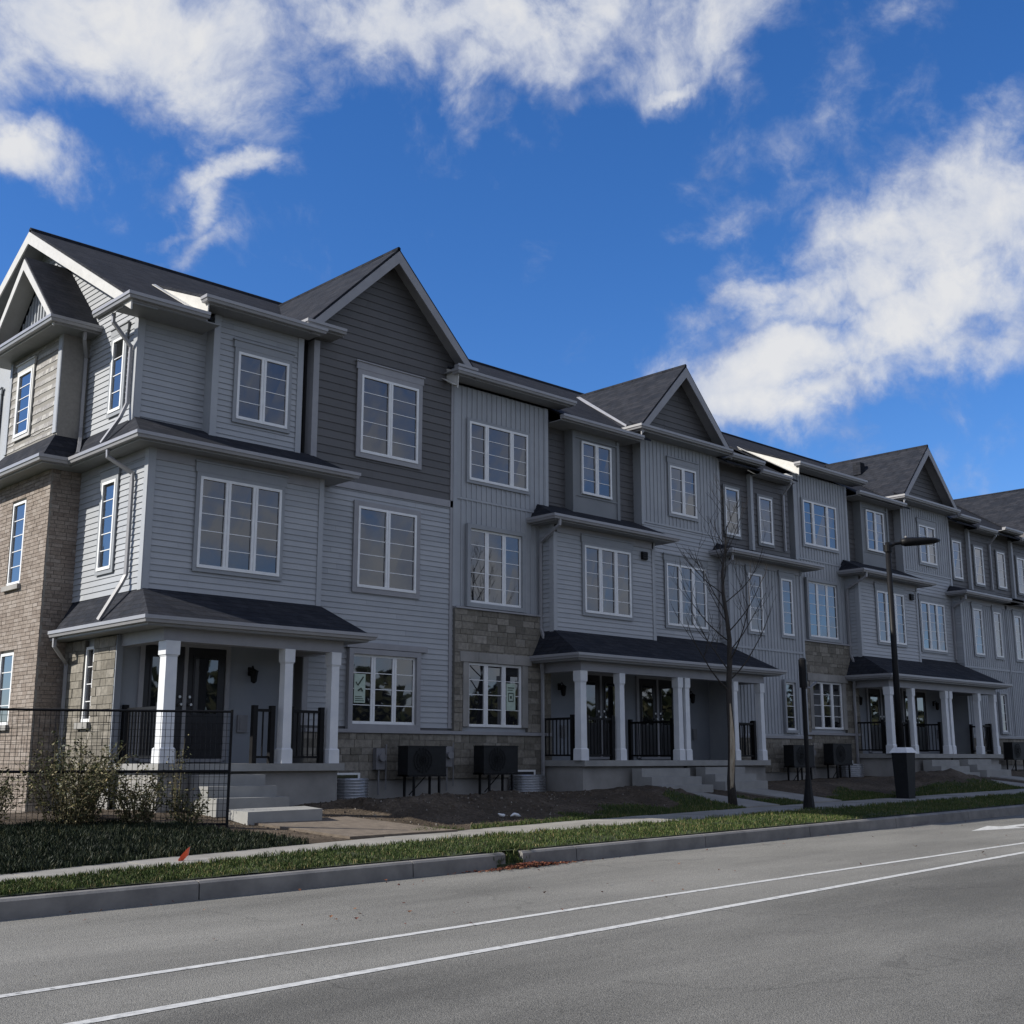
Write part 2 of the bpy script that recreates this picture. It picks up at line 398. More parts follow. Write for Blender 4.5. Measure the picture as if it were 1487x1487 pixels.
# painted lines and arrow
def strip(b, pts, w, lift=.004):
    for (p, q) in zip(pts, pts[1:]):
        n = max(1, int((q[0]-p[0])/1.2))
        for i in range(n):
            a, c = i/n, (i+1)/n
            xa, ya = p[0]+(q[0]-p[0])*a, p[1]+(q[1]-p[1])*a; xb, yb = p[0]+(q[0]-p[0])*c, p[1]+(q[1]-p[1])*c
            b.face([(xa, ya-w/2, gz(xa)+lift), (xb, yb-w/2, gz(xb)+lift), (xb, yb+w/2, gz(xb)+lift), (xa, ya+w/2, gz(xa)+lift)])
b = MB()
strip(b, [(-2, 8.47), (3.4, 8.53), (7.03, 8.64), (9.87, 8.74), (19.75, 8.86), (60, 9.3)], .10)
strip(b, [(-2, 7.0), (3.42, 7.36), (6.1, 7.49), (8.57, 7.6), (18.1, 8.12), (60, 10)], .11)
b.face([(x_, y_, gz(x_)+.004) for x_, y_ in ((21.9, 10.75), (23.4, 10.35), (23.4, 10.62), (27.5, 10.62), (27.5, 10.88), (23.4, 10.88), (23.4, 11.15))])
kind(b.build('road_markings', 'paint', recalc=False), 'structure')
# cracks sealed along the lane and dropped twigs are too small to count apart: leaves
# ------------------------------------------------------------------ wall surfaces
LAPR = random.Random(44)
def lap(b, F, u0, u1, z0, z1, p=.112, clip=None, d=.02, mi=0):
    z = z0
    while z < z1 - .01:
        zt = min(z+p, z1)
        a0, a1, t0, t1 = u0, u1, u0, u1
        if clip:
            a0, a1 = clip(z); t0, t1 = clip(zt)
            if a1 - a0 < .03: break
        cut = [0.] ; q = LAPR.uniform(.1, .9)*3.6/max(.1, a1-a0)
        while q < .97: cut.append(q); q += 3.6/max(.1, a1-a0)
        cut.append(1.)
        for qa, qb in zip(cut, cut[1:]):
            e0 = .0016/max(.1, a1-a0); w0 = LAPR.uniform(-.0015, .0015)
            qa_ = qa + (e0 if qa else 0); qb_ = qb - (e0 if qb < 1 else 0)
            b.face([F.p(a0+(a1-a0)*qa_, z+w0, d), F.p(a0+(a1-a0)*qb_, z+w0, d), F.p(t0+(t1-t0)*qb_, zt, .004), F.p(t0+(t1-t0)*qa_, zt, .004)], mi)
        b.face([F.p(a0, z, 0), F.p(a1, z, 0), F.p(a1, z, d), F.p(a0, z, d)], mi)
        z = zt
def batten(b, F, u0, u1, z0, z1, sp=.155):
    b.face([F.p(u0, z0, .004), F.p(u1, z0, .004), F.p(u1, z1, .004), F.p(u0, z1, .004)])
    u = u0 + sp*.5
    while u < u1 - .02:
        b.fbox(F, u-.017, u+.017, z0, z1, .005, .022); u += sp
def rects_minus(u0, u1, z0, z1, holes):
    zs = sorted({z0, z1} | {min(max(h[k], z0), z1) for h in holes for k in (2, 3)})
    out = []
    for a, c in zip(zs, zs[1:]):
        if c - a < .005: continue
        m = (a+c)/2; sp = [(u0, u1)]
        for h in holes:
            if h[2] < m < h[3]:
                ns = []
                for (p, q) in sp:
                    if h[0] > p: ns.append((p, min(q, h[0])))
                    if h[1] < q: ns.append((max(p, h[1]), q))
                sp = [s for s in ns if s[1]-s[0] > .01]
        out += [(p, q, a, c) for p, q in sp]
    return out
def masonry(par, name, F, u0, u1, z0, z1, holes, mat, mort, t=.09, rows=(.09, .2), lens=(.15, .5), gap=.01, jit=.012, seed=1):
    rng = random.Random(seed)
    b = MB()
    for r in rects_minus(u0, u1, z0, z1, holes): b.fbox(F, r[0], r[1], r[2], r[3], 0, t-.014)
    b.build(name, mort, par)
    b = MB(); z = z0
    while z < z1 - .02:
        h = rng.uniform(*rows)
        if z1 - (z+h) < rows[0]*.6: h = z1 - z
        u = u0 + 0.0; first = rng.uniform(.3, 1)
        while u < u1 - .01:
            ln = rng.uniform(*lens)*first; first = 1
            ln = min(ln, u1-u)
            if u1-u-ln < lens[0]*.4: ln = u1-u
            for (p, q, a, c) in rects_minus(u, u+ln, z, z+h, holes):
                if q-p < .02 or c-a < .02: continue
                n = t + rng.uniform(-jit, jit)*.5
                b.fbox(F, p+gap/2, q-gap/2, a+gap/2, c-gap/2, .01, n)
            u += ln
        z += h
    return b.build(name + '_face' if False else name, mat, par)
def shakes(par, F, u0, u1, z0, z1, holes):
    rng = random.Random(5); b = MB(); z = z0; row = 0
    while z < z1-.02:
        h = min(.19, z1-z); u = u0
        while u < u1-.01:
            ln = min(rng.uniform(.1, .26), u1-u)
            for (p, q, a, c) in rects_minus(u, u+ln, z, z+h, holes):
                dz = rng.uniform(0, .015)
                b.hexa([F.p(p+.002, a-dz, .03), F.p(q-.002, a-dz, .03), F.p(q-.002, a-dz, 0), F.p(p+.002, a-dz, 0),
                        F.p(p+.002, c, .008), F.p(q-.002, c, .008), F.p(q-.002, c, 0), F.p(p+.002, c, 0)])
            u += ln
        z += h
    return b.build('shake_wall', 'shake', par)

TILT = random.Random(11)
def window(par, F, u0, u1, z0, z1, cols=(1, 1), rows=4, trim=.075, tmat='casing', head=0., n=.0, deep=0., sill=True):
    """white frame with mullions > pane (one per casement in one mesh), muntins on it, trim boards"""
    nn = n + .03 + (0 if not deep else -.02)
    b = MB(); fw = .05; tot = sum(cols); mw = .055
    b.fbox(F, u0, u1, z0, z0+fw*1.15, n, nn+.02); b.fbox(F, u0, u1, z1-fw, z1, n, nn+.012)
    b.fbox(F, u0, u0+fw, z0+fw*1.15, z1-fw, n, nn+.012); b.fbox(F, u1-fw, u1, z0+fw*1.15, z1-fw, n, nn+.012)
    cuts = [u0+fw*.4]; acc = 0
    for c in cols[:-1]:
        acc += c; u = u0 + (u1-u0)*acc/tot; cuts.append(u)
        b.fbox(F, u-mw, u-.004, z0+fw*1.15, z1-fw, n, nn+.016); b.fbox(F, u+.004, u+mw, z0+fw*1.15, z1-fw, n, nn+.016)
        b.fbox(F, u-.004, u+.004, z0+fw*1.15, z1-fw, n, nn)
    cuts.append(u1-fw*.4)
    g = MB()
    for i in range(len(cols)):
        a = cuts[i] + (mw if i else fw*.6); c = cuts[i+1] - (mw if i < len(cols)-1 else fw*.6)
        za, zb = z0+fw*1.15, z1-fw
        t1, t2 = TILT.uniform(-.003, .003), TILT.uniform(-.003, .003)
        g.face([F.p(a, za, n+.008+t1), F.p(c, za, n+.008-t1+t2), F.p(c, zb, n+.008-t1-t2), F.p(a, zb, n+.008+t1)])
        for r in range(1, rows):
            z = za + (zb-za)*r/rows
            b.fbox(F, a+.002, c-.002, z-.008, z+.008, n+.0145, n+.019)
    w = b.build('window', 'white', par)
    gp = g.build('pane', 'glass', w, recalc=False)
    if trim:
        t = MB(); d0, d1 = n+.006, n+.034+deep
        t.fbox(F, u0-trim, u0-.001, z0-trim, z1+trim, d0, d1); t.fbox(F, u1+.001, u1+trim, z0-trim, z1+trim, d0, d1)
        t.fbox(F, u0, u1, z1+.001, z1+trim, d0, d1); t.fbox(F, u0, u1, z0-trim, z0-.001, d0, d1)
        if head:
            t.fbox(F, u0-trim-.03, u1+trim+.03, z1+trim+.001, z1+trim+head, d0, d1+.006)
            t.fbox(F, u0-trim-.05, u1+trim+.05, z1+trim+head+.001, z1+trim+head+.03, d0, d1+.03)
        t.build('trim', tmat, w)
    return w

# ------------------------------------------------------------------ roof edge pieces
GUT = [(0, 0), (.085, .0), (.10, .045), (.118, .055), (.118, .115), (.106, .115), (.106, .10), (0, .10)]
def gutter(par, path, z, side=1, mat='gutter'):        # path = outer fascia line; z = top of the gutter
    b = MB(); b.sweep([p for p in path], GUT, side, z=z-.115); b.sweep([p for p in path], [(-.001, -.03), (-.022, -.03), (-.022, .10), (-.001, .10)], side, z=z-.115)
    return b.build('gutter', mat, par)
def soffit(par, pts, z, th=.02, mat='soffit'):
    b = MB(); b.prism([(p[0], p[1], z) for p in pts], (0, 0, th)); return b.build('soffit', mat, par)
def fascia(b, path, z0, z1, side=1, t=.02):
    b.sweep(path, [(0, z0), (t*-1, z0), (t*-1, z1), (0, z1)], side)
def poly_roof(b, pts, th=.05):
    b.prism(pts, (0, 0, -th))
SPOUT = .042
def downspout(par, pts, r=SPOUT):
    b = MB(); b.tube(pts, r, 4)
    return b.build('downspout', 'gutter', par)

# ------------------------------------------------------------------ porch pieces
def column(par, x, yf, z0, z1, w=.8):
    y = yf + .16*w; b = MB()
    def ring(hw0, hw1, za, zb):
        hw0 *= w; hw1 *= w
        b.hexa([(x-hw0, y-hw0, za), (x+hw0, y-hw0, za), (x+hw0, y+hw0, za), (x-hw0, y+hw0, za),
                (x-hw1, y-hw1, zb), (x+hw1, y-hw1, zb), (x+hw1, y+hw1, zb), (x-hw1, y+hw1, zb)])
    ring(.155, .152, z0, z0+.24); ring(.152, .127, z0+.241, z0+.265)
    ring(.121, .113, z0+.266, z1-.26)
    ring(.122, .125, z1-.259, z1-.235); ring(.142, .145, z1-.234, z1)
    return b.build('column', 'column', par)
def railing(par, F, u0, u1, z, posts=True):
    b = MB(); h = .95
    if posts:
        for u in (u0, u1-.09): b.fbox(F, u, u+.09, z, z+h+.06, -.045, .045)
        a, c = u0+.09, u1-.09
    else: a, c = u0, u1
    b.fbox(F, a, c, z+h-.05, z+h, -.03, .03); b.fbox(F, a, c, z+.09, z+.13, -.02, .02)
    n = max(1, int((c-a)/.11)); 
    for i in range(1, n):
        u = a + (c-a)*i/n; b.fbox(F, u-.011, u+.011, z+.13, z+h-.05, -.011, .011)
    return b.build('railing', 'black', par)
def double_door(par, F, u0, u1, z0, z1):
    b = MB(); m = (u0+u1)/2
    b.fbox(F, u0-.09, u0, z0, z1+.09, 0, .05); b.fbox(F, u1, u1+.09, z0, z1+.09, 0, .05); b.fbox(F, u0, u1, z1, z1+.09, 0, .05)
    b.fbox(F, m-.035, m+.035, z0, z1, 0, .045); b.fbox(F, u0, u1, z0-.03, z0+.03, 0, .08)
    b.build('door_frame', 'trim', par)
    for s in (0, 1):
        a, c = (u0, m-.036) if s == 0 else (m+.036, u1)
        d = MB(); d.fbox(F, a, c, z0+.031, z1, .0, .02)
        iw = (c-a); ga, gc = a+iw*.2, c-iw*.2; gl, gh = z0+.85, z1-.18
        d.fbox(F, ga-.04, ga, gl-.04, gh+.04, .021, .034); d.fbox(F, gc, gc+.04, gl-.04, gh+.04, .021, .034)
        d.fbox(F, ga, gc, gl-.04, gl, .021, .034); d.fbox(F, ga, gc, gh, gh+.04, .021, .034)
        d.fbox(F, ga, gc, z0+.2, z0+.65, .021, .03)
        dd = d.build('door', 'door', par)
        g = MB(); g.face([F.p(ga, gl, .024), F.p(gc, gl, .024), F.p(gc, gh, .024), F.p(ga, gh, .024)]); g.build('door_glass', 'glass', dd, recalc=False)
        hu = (m-.1) if s == 0 else (m+.1)
        hd = MB(); hd.tube([F.p(hu, z0+1.0, .02), F.p(hu, z0+1.0, .085)], .014, 8); hd.tube([F.p(hu, z0+1.0, .07), F.p(hu, z0+1.0, .11)], [.03, .024], 10)
        hd.tube([F.p(hu, z0+1.14, .02), F.p(hu, z0+1.14, .05)], .026, 10)
        hd.build('handle', 'handle', dd)
def lantern(par, F, u, z):
    b = MB(); b.fbox(F, u-.05, u+.05, z-.08, z+.08, 0, .02)
    b.tube([F.p(u, z+.03, .02), F.p(u, z+.1, .09), F.p(u, z+.02, .14)], .012, 6)
    b.tube([F.p(u, z+.04, .14), F.p(u, z+.0, .14), F.p(u, z-.02, .14), F.p(u, z-.2, .14), F.p(u, z-.23, .14)], [.015, .09, .075, .055, .02], 6)
    return b.build('wall_lantern', 'black', par)
def porch_base(par, x0, x1, zd, zg, steps, yb=20.3, side_l=True):
    """deck slab, foundation under it and the flight of steps"""
    b = MB(); b.box(x0-.03, x1+.03, 18.58, yb, zd-.13, zd); b.build('porch_deck', 'deck', par)
    b = MB(); b.box(x0+.05, x1-.03, 18.72, yb, zg-.6, zd-.131); b.build('porch_foundation', 'concrete', par)
    s0, s1 = steps; n = 3; b = MB(); r = (zd-(zg+.02))/(n+1)
    for i in range(1, n+1):
        b.box(s0, s1+.06*i, 18.58-.29*i, 18.58-.29*(i-1)-.002 + (.0 if i > 1 else 0), zg-.3, zd-r*i)
    b.build('porch_steps', 'deck', par)

def house(name_loc, label):
    return empty('townhouse', name_loc, label, 'house', 'attached three storey townhouses in the row')
MAIN_S = .5825
def mz(y): return 10.1 + MAIN_S*(y-19.6)
def main_roof(par, x0, x1, dz=0, low=()):
    b = MB(); e = 20.75
    poly_roof(b, [(x0, e, mz(e)+dz), (x1, e, mz(e)+dz), (x1, 24.75, 13.1+dz), (x0, 24.75, 13.1+dz)])
    for (a, c) in low: poly_roof(b, [(a, 19.6, 10.1+dz), (c, 19.6, 10.1+dz), (c, e, mz(e)+dz), (a, e, mz(e)+dz)])
    poly_roof(b, [(x1, 24.75, 13.1+dz), (x1, 29.9, 10.1+dz), (x0, 29.9, 10.1+dz), (x0, 24.75, 13.1+dz)][::-1])
    b.tube([(x0, 24.75, 13.09+dz), (x1, 24.75, 13.09+dz)], .07, 6)
    return b.build('roof', 'shingle', par)
def shed(par, x0, x1, dz=0, cheek=True):
    """raised eave piece on the main roof; its left cheek is light metal"""
    y0, z0, y1 = 19.58, 10.5+dz, 21.8; z1 = mz(y1)+dz
    b = MB(); poly_roof(b, [(x0, y0, z0+.01), (x1, y0, z0+.01), (x1, y1, z1+.02), (x0, y1, z1+.02)], .06)
    b.build('roof', 'shingle', par)
    gutter(par, [(x0, y0+.12), (x0, y0), (x1, y0), (x1, y0+.12)], z0, 1)
    c = MB()
    for xx in ((x0-.012, x0+.012),):
        c.prism([(xx[0], y0, z0-.06), (xx[0], y1, z1-.04), (xx[0], y0+.03, mz(y0)+dz-.02)], (xx[1]-xx[0], 0, 0))
    c.build('cheek_flashing', 'cap', par); c = MB()
    # drip-edge strip lying on the main roof beside the cheek
    c.prism([(x0-.02, y0+.05, mz(y0+.05)+dz+.01), (x0-.02, y1, mz(y1)+dz+.01), (x0-.16, y1-.15, mz(y1-.15)+dz+.01), (x0-.16, y0+.05, mz(y0+.05)+dz+.01)], (0, 0, .015))
    c.build('cheek_flashing', 'cap', par)
    f = MB(); f.box(x0, x1, y0, 20.0, z0-.14, z0-.115); f.build('soffit', 'soffit', par)
def gable(par, xl, xr, zf, zp, dz=0, pent=False, wallY=20., yfront=19.6, left_w=None):
    """street-facing cross gable: two slopes, rake boards, gable wall"""
    xm = (xl+xr)/2; zf += dz; zp += dz; s = (zp-zf)/(xm-xl)
    yb = 19.6 + (zp-dz-10.1)/MAIN_S; ye = 19.6 + (zf-dz-10.1)/MAIN_S
    b = MB()
    poly_roof(b, [(xl, yfront, zf), (xm, yfront, zp), (xm, yb, zp), (xl, ye, zf)][::-1], .06)
    poly_roof(b, [(xm, yfront, zp), (xr, yfront, zf), (xr, ye, zf), (xm, yb, zp)][::-1], .06)
    b.tube([(xm, yfront, zp-.01), (xm, yb, zp-.01)], .05, 6)
    b.build('roof', 'shingle', par)
    r = MB(); w = .22
    for sx in (-1, 1):
        xe = xl if sx < 0 else xr
        r.prism([(xm, yfront-.02, zp-.07), (xe, yfront-.02, zf-.07), (xe, yfront-.02, zf-.07-w), (xe-sx*.0, yfront-.02, zf-.07-w), (xm, yfront-.02, zp-.07-w-.06)], (0, .03, 0))
        # soffit under the rake
        r.prism([(xm, yfront+.01, zp-.10), (xe, yfront+.01, zf-.10), (xe, wallY, zf-.10), (xm, wallY, zp-.10)], (0, 0, -.015))
    r.build('rake_board', 'trim', par)
    # valley flashing
    v = MB()
    v.prism([(xl-.02, ye-.1, zf+.02), (xl+.03, ye-.08, zf+.08), (xm, yb-.1, zp+.0), (xm-.07, yb-.05, zp-.05)], (0, 0, .012))
    if 20 < xl < 30: v.build('valley_flashing', 'gutter', par)
    return s
def skirt(par, x0, x1, y0, y1, z0, z1, xl=None, xr=None, ylw=None, zs=None):
    pass

# ================================================================== TOWNHOUSES
YW = 20.
def core(par, x0, x1, zb=.5, y0=20.7):
    b = MB(); b.box(x0, x1, y0, 29.5, zb, 10.0)
    x0_, x1_ = x0+.01, x1-.01
    b.prism([(x0_, 20.75, 10.001), (x0_, 29.5, 10.001), (x0_, 24.75, 12.8)], (x1_-x0_, 0, 0))
    return b.build('rear_wall', 'siding', par)

def bay_batten_stone(par, dx, dz):                     # bay with a batten front over a stone foot
    F = FY(YW); x0, x1 = 17.24+dx, 20.22+dx
    b = MB(); batten(b, F, x0, x1, 5.2+dz, 7.66+dz); batten(b, F, x0, x1, 7.70+dz, 10.3+dz)
    b.build('batten_wall', 'batten', par)
    # sides so the bay is solid where neighbours step back
    b = MB(); b.box(x0, x1-.0, YW, 20.72, 1.0+dz, 10.3+dz); b.build('wall_core', 'batten', par)
    t = MB(); t.fbox(F, x0-.05, x0+.07, 5.2+dz, 10.3+dz, .0, .035); t.fbox(F, x1-.1, x1+.01, 5.2+dz, 10.3+dz, .0, .035)
    t.fbox(F, x0+.07, x1-.1, 7.64+dz, 7.69+dz, .0, .03); t.build('corner_board', 'batten', par)
    window(par, F, 17.66+dx, 19.52+dx, 8.12+dz, 9.50+dz, (.8, 1.2, .8), 4, tmat='casing', head=0, n=.02, trim=.07)
    window(par, F, 17.68+dx, 19.29+dx, 5.32+dz, 7.0+dz, (1, 1, 1), 5, tmat='casing', n=.02, trim=.1, deep=.05)
    w = window(par, F, 17.66+dx, 19.29+dx, 2.60+dz, 3.99+dz, (1, 1, 1), 4, trim=0, n=.005)
    masonry(par, 'stone_wall', F, x0, x1, 2.5+dz, 5.16+dz, [(17.48+dx, 19.47+dx, 2.5+dz, 4.2+dz)], 'stone', 'stonemortar', seed=int(dx*3)+2)
    masonry(par, 'stone_wall', F, x0, x1, 1.5+dz, 2.42+dz, [], 'stone', 'stonemortar', t=.11, seed=int(dx*3)+3)
    s = MB()
    for i in range(4):
        a = 17.38+dx + 2.19*i/4; s.fbox(F, a+.004, a+2.19/4-.004, 4.0+dz, 4.22+dz, .0, .115)
    s.fbox(F, 17.49+dx, 17.655+dx, 2.6+dz, 3.995+dz, .0, .10); s.fbox(F, 19.295+dx, 19.46+dx, 2.6+dz, 3.995+dz, .0, .10)
    s.build('stone_surround', 'concrete', par)
    s = MB(); s.fbox(F, x0, x1, 2.425+dz, 2.495+dz, 0, .15); s.fbox(F, x0, x1, 5.161+dz, 5.2+dz, 0, .13); s.build('stone_ledge', 'trim', par)
    s = MB(); s.fbox(F, x0, x1, .5+dz, 1.495+dz, 0, .06); s.build('foundation', 'concrete', par)
    shed(par, 17.0+dx, 20.62+dx, dz)
    return w

def tier2_box(par, x0, x1, yf, yw, z0, z1, mat, left=True):
    pass

def skirt_roof(par, x0, x1, yf, zg, yw, zw, lw=.35, rw=.4, ybk=20., left=True):
    """little hipped roof over a projecting storey: x0..x1 wall edges, yf wall front, eave .4 out, top at yw"""
    e = .4; a, c = x0-lw, x1+rw; ye = yf-e
    b = MB()
    poly_roof(b, [(a, ye, zg), (c, ye, zg), (x1+.02, yw, zw), (x0, yw, zw)], .04)
    poly_roof(b, [(a, ye, zg), (x0, yw, zw), (a+.02, ybk, zg+.02)][::-1], .04)
    poly_roof(b, [(c, ye, zg), (c, ybk, zg+.02), (x1+.02, yw, zw)][::-1], .04)
    b.build('skirt_roof', 'shingle', par)
    gutter(par, [(a, ybk), (a, ye), (c, ye), (c, ybk)], zg, 1)
    s = MB(); s.box(a, c, ye, ybk, zg-.14, zg-.118); s.build('soffit', 'soffit', par)
    f = MB(); f.fbox(FY(yf), x0, x1, zg-.32, zg-.141, .0, .035); f.build('frieze_board', 'trim', par)

def bay_door(par, dx, dz, mirror=False, dark_top=True):
    """D bay: dark top storey with a small box, light middle box, porch below"""
    x0, x1 = 19.95+dx, 23.62+dx
    F = FY(19.55)
    # middle storey box
    b = MB(); lap(b, F, x0, x1, 4.82+dz, 7.35+dz); b.build('siding_wall', 'siding', par)
    b = MB(); b.box(x0+.0, x1, 19.551, 20.75, 4.3+dz, 7.36+dz); b.build('wall_core', 'siding', par)
    S = SX(x0); b = MB(); lap(b, S, -20.0, -19.55, 4.82+dz, 7.35+dz); b.build('siding_wall', 'siding', par)
    t = MB(); t.fbox(F, x0-.02, x0+.1, 4.8+dz, 7.35+dz, .0, .035); t.fbox(F, x1-.1, x1+.01, 4.6+dz, 7.35+dz, .0, .035)
    t.fbox(S, -19.65, -19.53, 4.8+dz, 7.35+dz, 0, .03); t.build('corner_board', 'siding', par)
    window(par, F, 20.98+dx, 22.66+dx, 5.33+dz, 6.96+dz, (1, 1, 1), 5, n=.02, head=.16)
    v = MB(); v.fbox(F, 23.1+dx, 23.3+dx, 6.85+dz, 7.05+dz, .02, .08)
    for k in range(3): v.fbox(F, 23.11+dx, 23.29+dx, 6.87+dz+k*.06, 6.89+dz+k*.06, .08, .1)
    v.build('wall_vent', 'black', par)
    skirt_roof(par, x0, x1-.05, 19.55, 7.48+dz, 20.2, 7.98+dz)
    # top storey recessed, box with window
    F3 = FY(20.26); b = MB(); lap(b, F3, 20.22+dx, 23.72+dx, 7.75+dz, 10.15+dz, .16); b.build('siding_wall', 'dark', par)
    b = MB(); b.box(20.22+dx, 23.72+dx, 20.262, 20.75, 7.5+dz, 10.1+dz)
    b.box(21.1+dx, 22.85+dx, 20.0, 20.26, 7.7+dz, 9.98+dz); b.build('wall_core', 'darkpanel', par)
    Fb = FY(20.0); t = MB()
    t.fbox(Fb, 21.1+dx, 21.2+dx, 7.8+dz, 9.95+dz, .0, .03); t.fbox(Fb, 22.75+dx, 22.85+dx, 7.8+dz, 9.95+dz, .0, .03); t.fbox(Fb, 21.2+dx, 22.75+dx, 9.78+dz, 9.82+dz, .0, .03)
    t.fbox(Fb, 21.2+dx, 22.75+dx, 8.3+dz, 8.34+dz, .0, .02)
    t.build('corner_board', 'darkpanel', par)
    window(par, Fb, 21.42+dx, 22.52+dx, 8.37+dz, 9.72+dz, (1, 1), 4, trim=0, n=.01)
    gutter(par, [(20.3+dx, 19.6), (23.3+dx, 19.6)], 10.12+dz, 1)
    soffit(par, [(20.3+dx, 19.6), (23.3+dx, 19.6), (23.3+dx, 20.3), (20.3+dx, 20.3)], 9.97+dz)
    # ground floor: recessed porch wall and doors
    FB = FY(20.5); b = MB(); b.fbox(FB, 19.95+dx, 23.62+dx, 1.5+dz, 4.3+dz, -.1, 0); b.build('porch_wall', 'panel', par)
    double_door(par, FB, 21.75+dx, 23.35+dx, 1.93+dz, 3.95+dz)
    lantern(par, FB, 21.1+dx, 3.62+dz)
    m = MB(); m.fbox(FB, 21.12+dx, 21.3+dx, 2.42+dz, 2.7+dz, 0, .05); m.fbox(FB, 21.15+dx, 21.27+dx, 2.46+dz, 2.66+dz, .051, .06); m.build('mailbox', 'greybox', par)
    porch_base(par, 19.95+dx, 23.6+dx, 1.88+dz, gz(21+dx)+.52, (21.5+dx, 23.2+dx), 20.5)
    for x in (19.98+.0, 21.28, 23.42): column(par, x+dx, 18.62, 1.88+dz, 3.86+dz, .8 if x < 20 else .68)
    railing(par, FY(18.78), 20.14+dx, 21.1+dx, 1.88+dz)
    railing(par, SX(19.98+dx), -20.3, -18.95, 1.88+dz)
    railing(par, SX(23.52+dx), -20.4, -18.95, 1.88+dz)
    porch_roof_piece(par, 19.6+dx, 23.62+dx, dz, left=True, right=False, wx0=19.95+dx)
    downspout(par, [(19.72+dx, 19.1, 7.37+dz), (19.72+dx, 19.1, 7.25+dz), (19.86+dx, 19.86, 6.95+dz), (19.88+dx, 19.9, 6.8+dz), (19.88+dx, 19.9, 4.9+dz), (19.86+dx, 19.75, 4.6+dz), (19.72+dx, 19.4, 4.25+dz)])
    downspout(par, [(19.76+dx, 19.75, 4.12+dz), (19.76+dx, 19.75, 4.0+dz), (19.86+dx, 19.83, 3.8+dz), (19.86+dx, 19.83, 1.35+dz)])
    p = MB(); p.tube([(19.86+dx, 19.83, 1.5+dz), (19.86+dx, 19.83, gz(20+dx)+.4)], .06, 10); p.build('drain_pipe', 'greybox', par)

def porch_roof_piece(par, xa, xb, dz, left, right, wx0=None, wx1=None, ytop=19.56, ztop=4.86):
    zg = 4.23; ye = 18.44
    b = MB()
    tl = wx0 if left else xa; tr = wx1 if right else xb
    poly_roof(b, [(xa, ye, zg+dz), (xb, ye, zg+dz), (tr, ytop, ztop+dz), (tl, ytop, ztop+dz)], .05)
    if left: poly_roof(b, [(xa, ye, zg+dz), (tl, ytop, ztop+dz), (tl, 20.0, ztop+dz), (xa, 20.0, zg+dz)][::-1], .05)
    if right: poly_roof(b, [(xb, ye, zg+dz), (xb, 20.02, zg+dz), (tr, 20.02, ztop+dz), (tr, ytop, ztop+dz)][::-1], .05)
    b.build('porch_roof', 'shingle', par)
    path = [(xa, ye), (xb, ye)]
    if left: path = [(xa, 20.0)] + path
    if right: path = path + [(xb, 20.0)]
    gutter(par, path, zg+dz, 1)
    s = MB(); s.box(xa + (.01 if left else 0), xb - (.01 if right else 0), ye+.01, 20.5, 4.07+dz, 4.10+dz); s.build('soffit', 'soffit', par)
    bm = MB(); x0 = (wx0-.02) if left else xa; x1 = (wx1+.0) if right else xb
    bm.box(x0, x1, 18.68, 18.92, 3.86+dz, 4.069+dz)
    if left: bm.box(x0, x0+.22, 18.921, 20.45, 3.86+dz, 4.069+dz)
    if right: bm.box(x1-.22, x1, 18.921, 19.98, 3.86+dz, 4.069+dz)
    bm.build('porch_beam', 'trim', par)

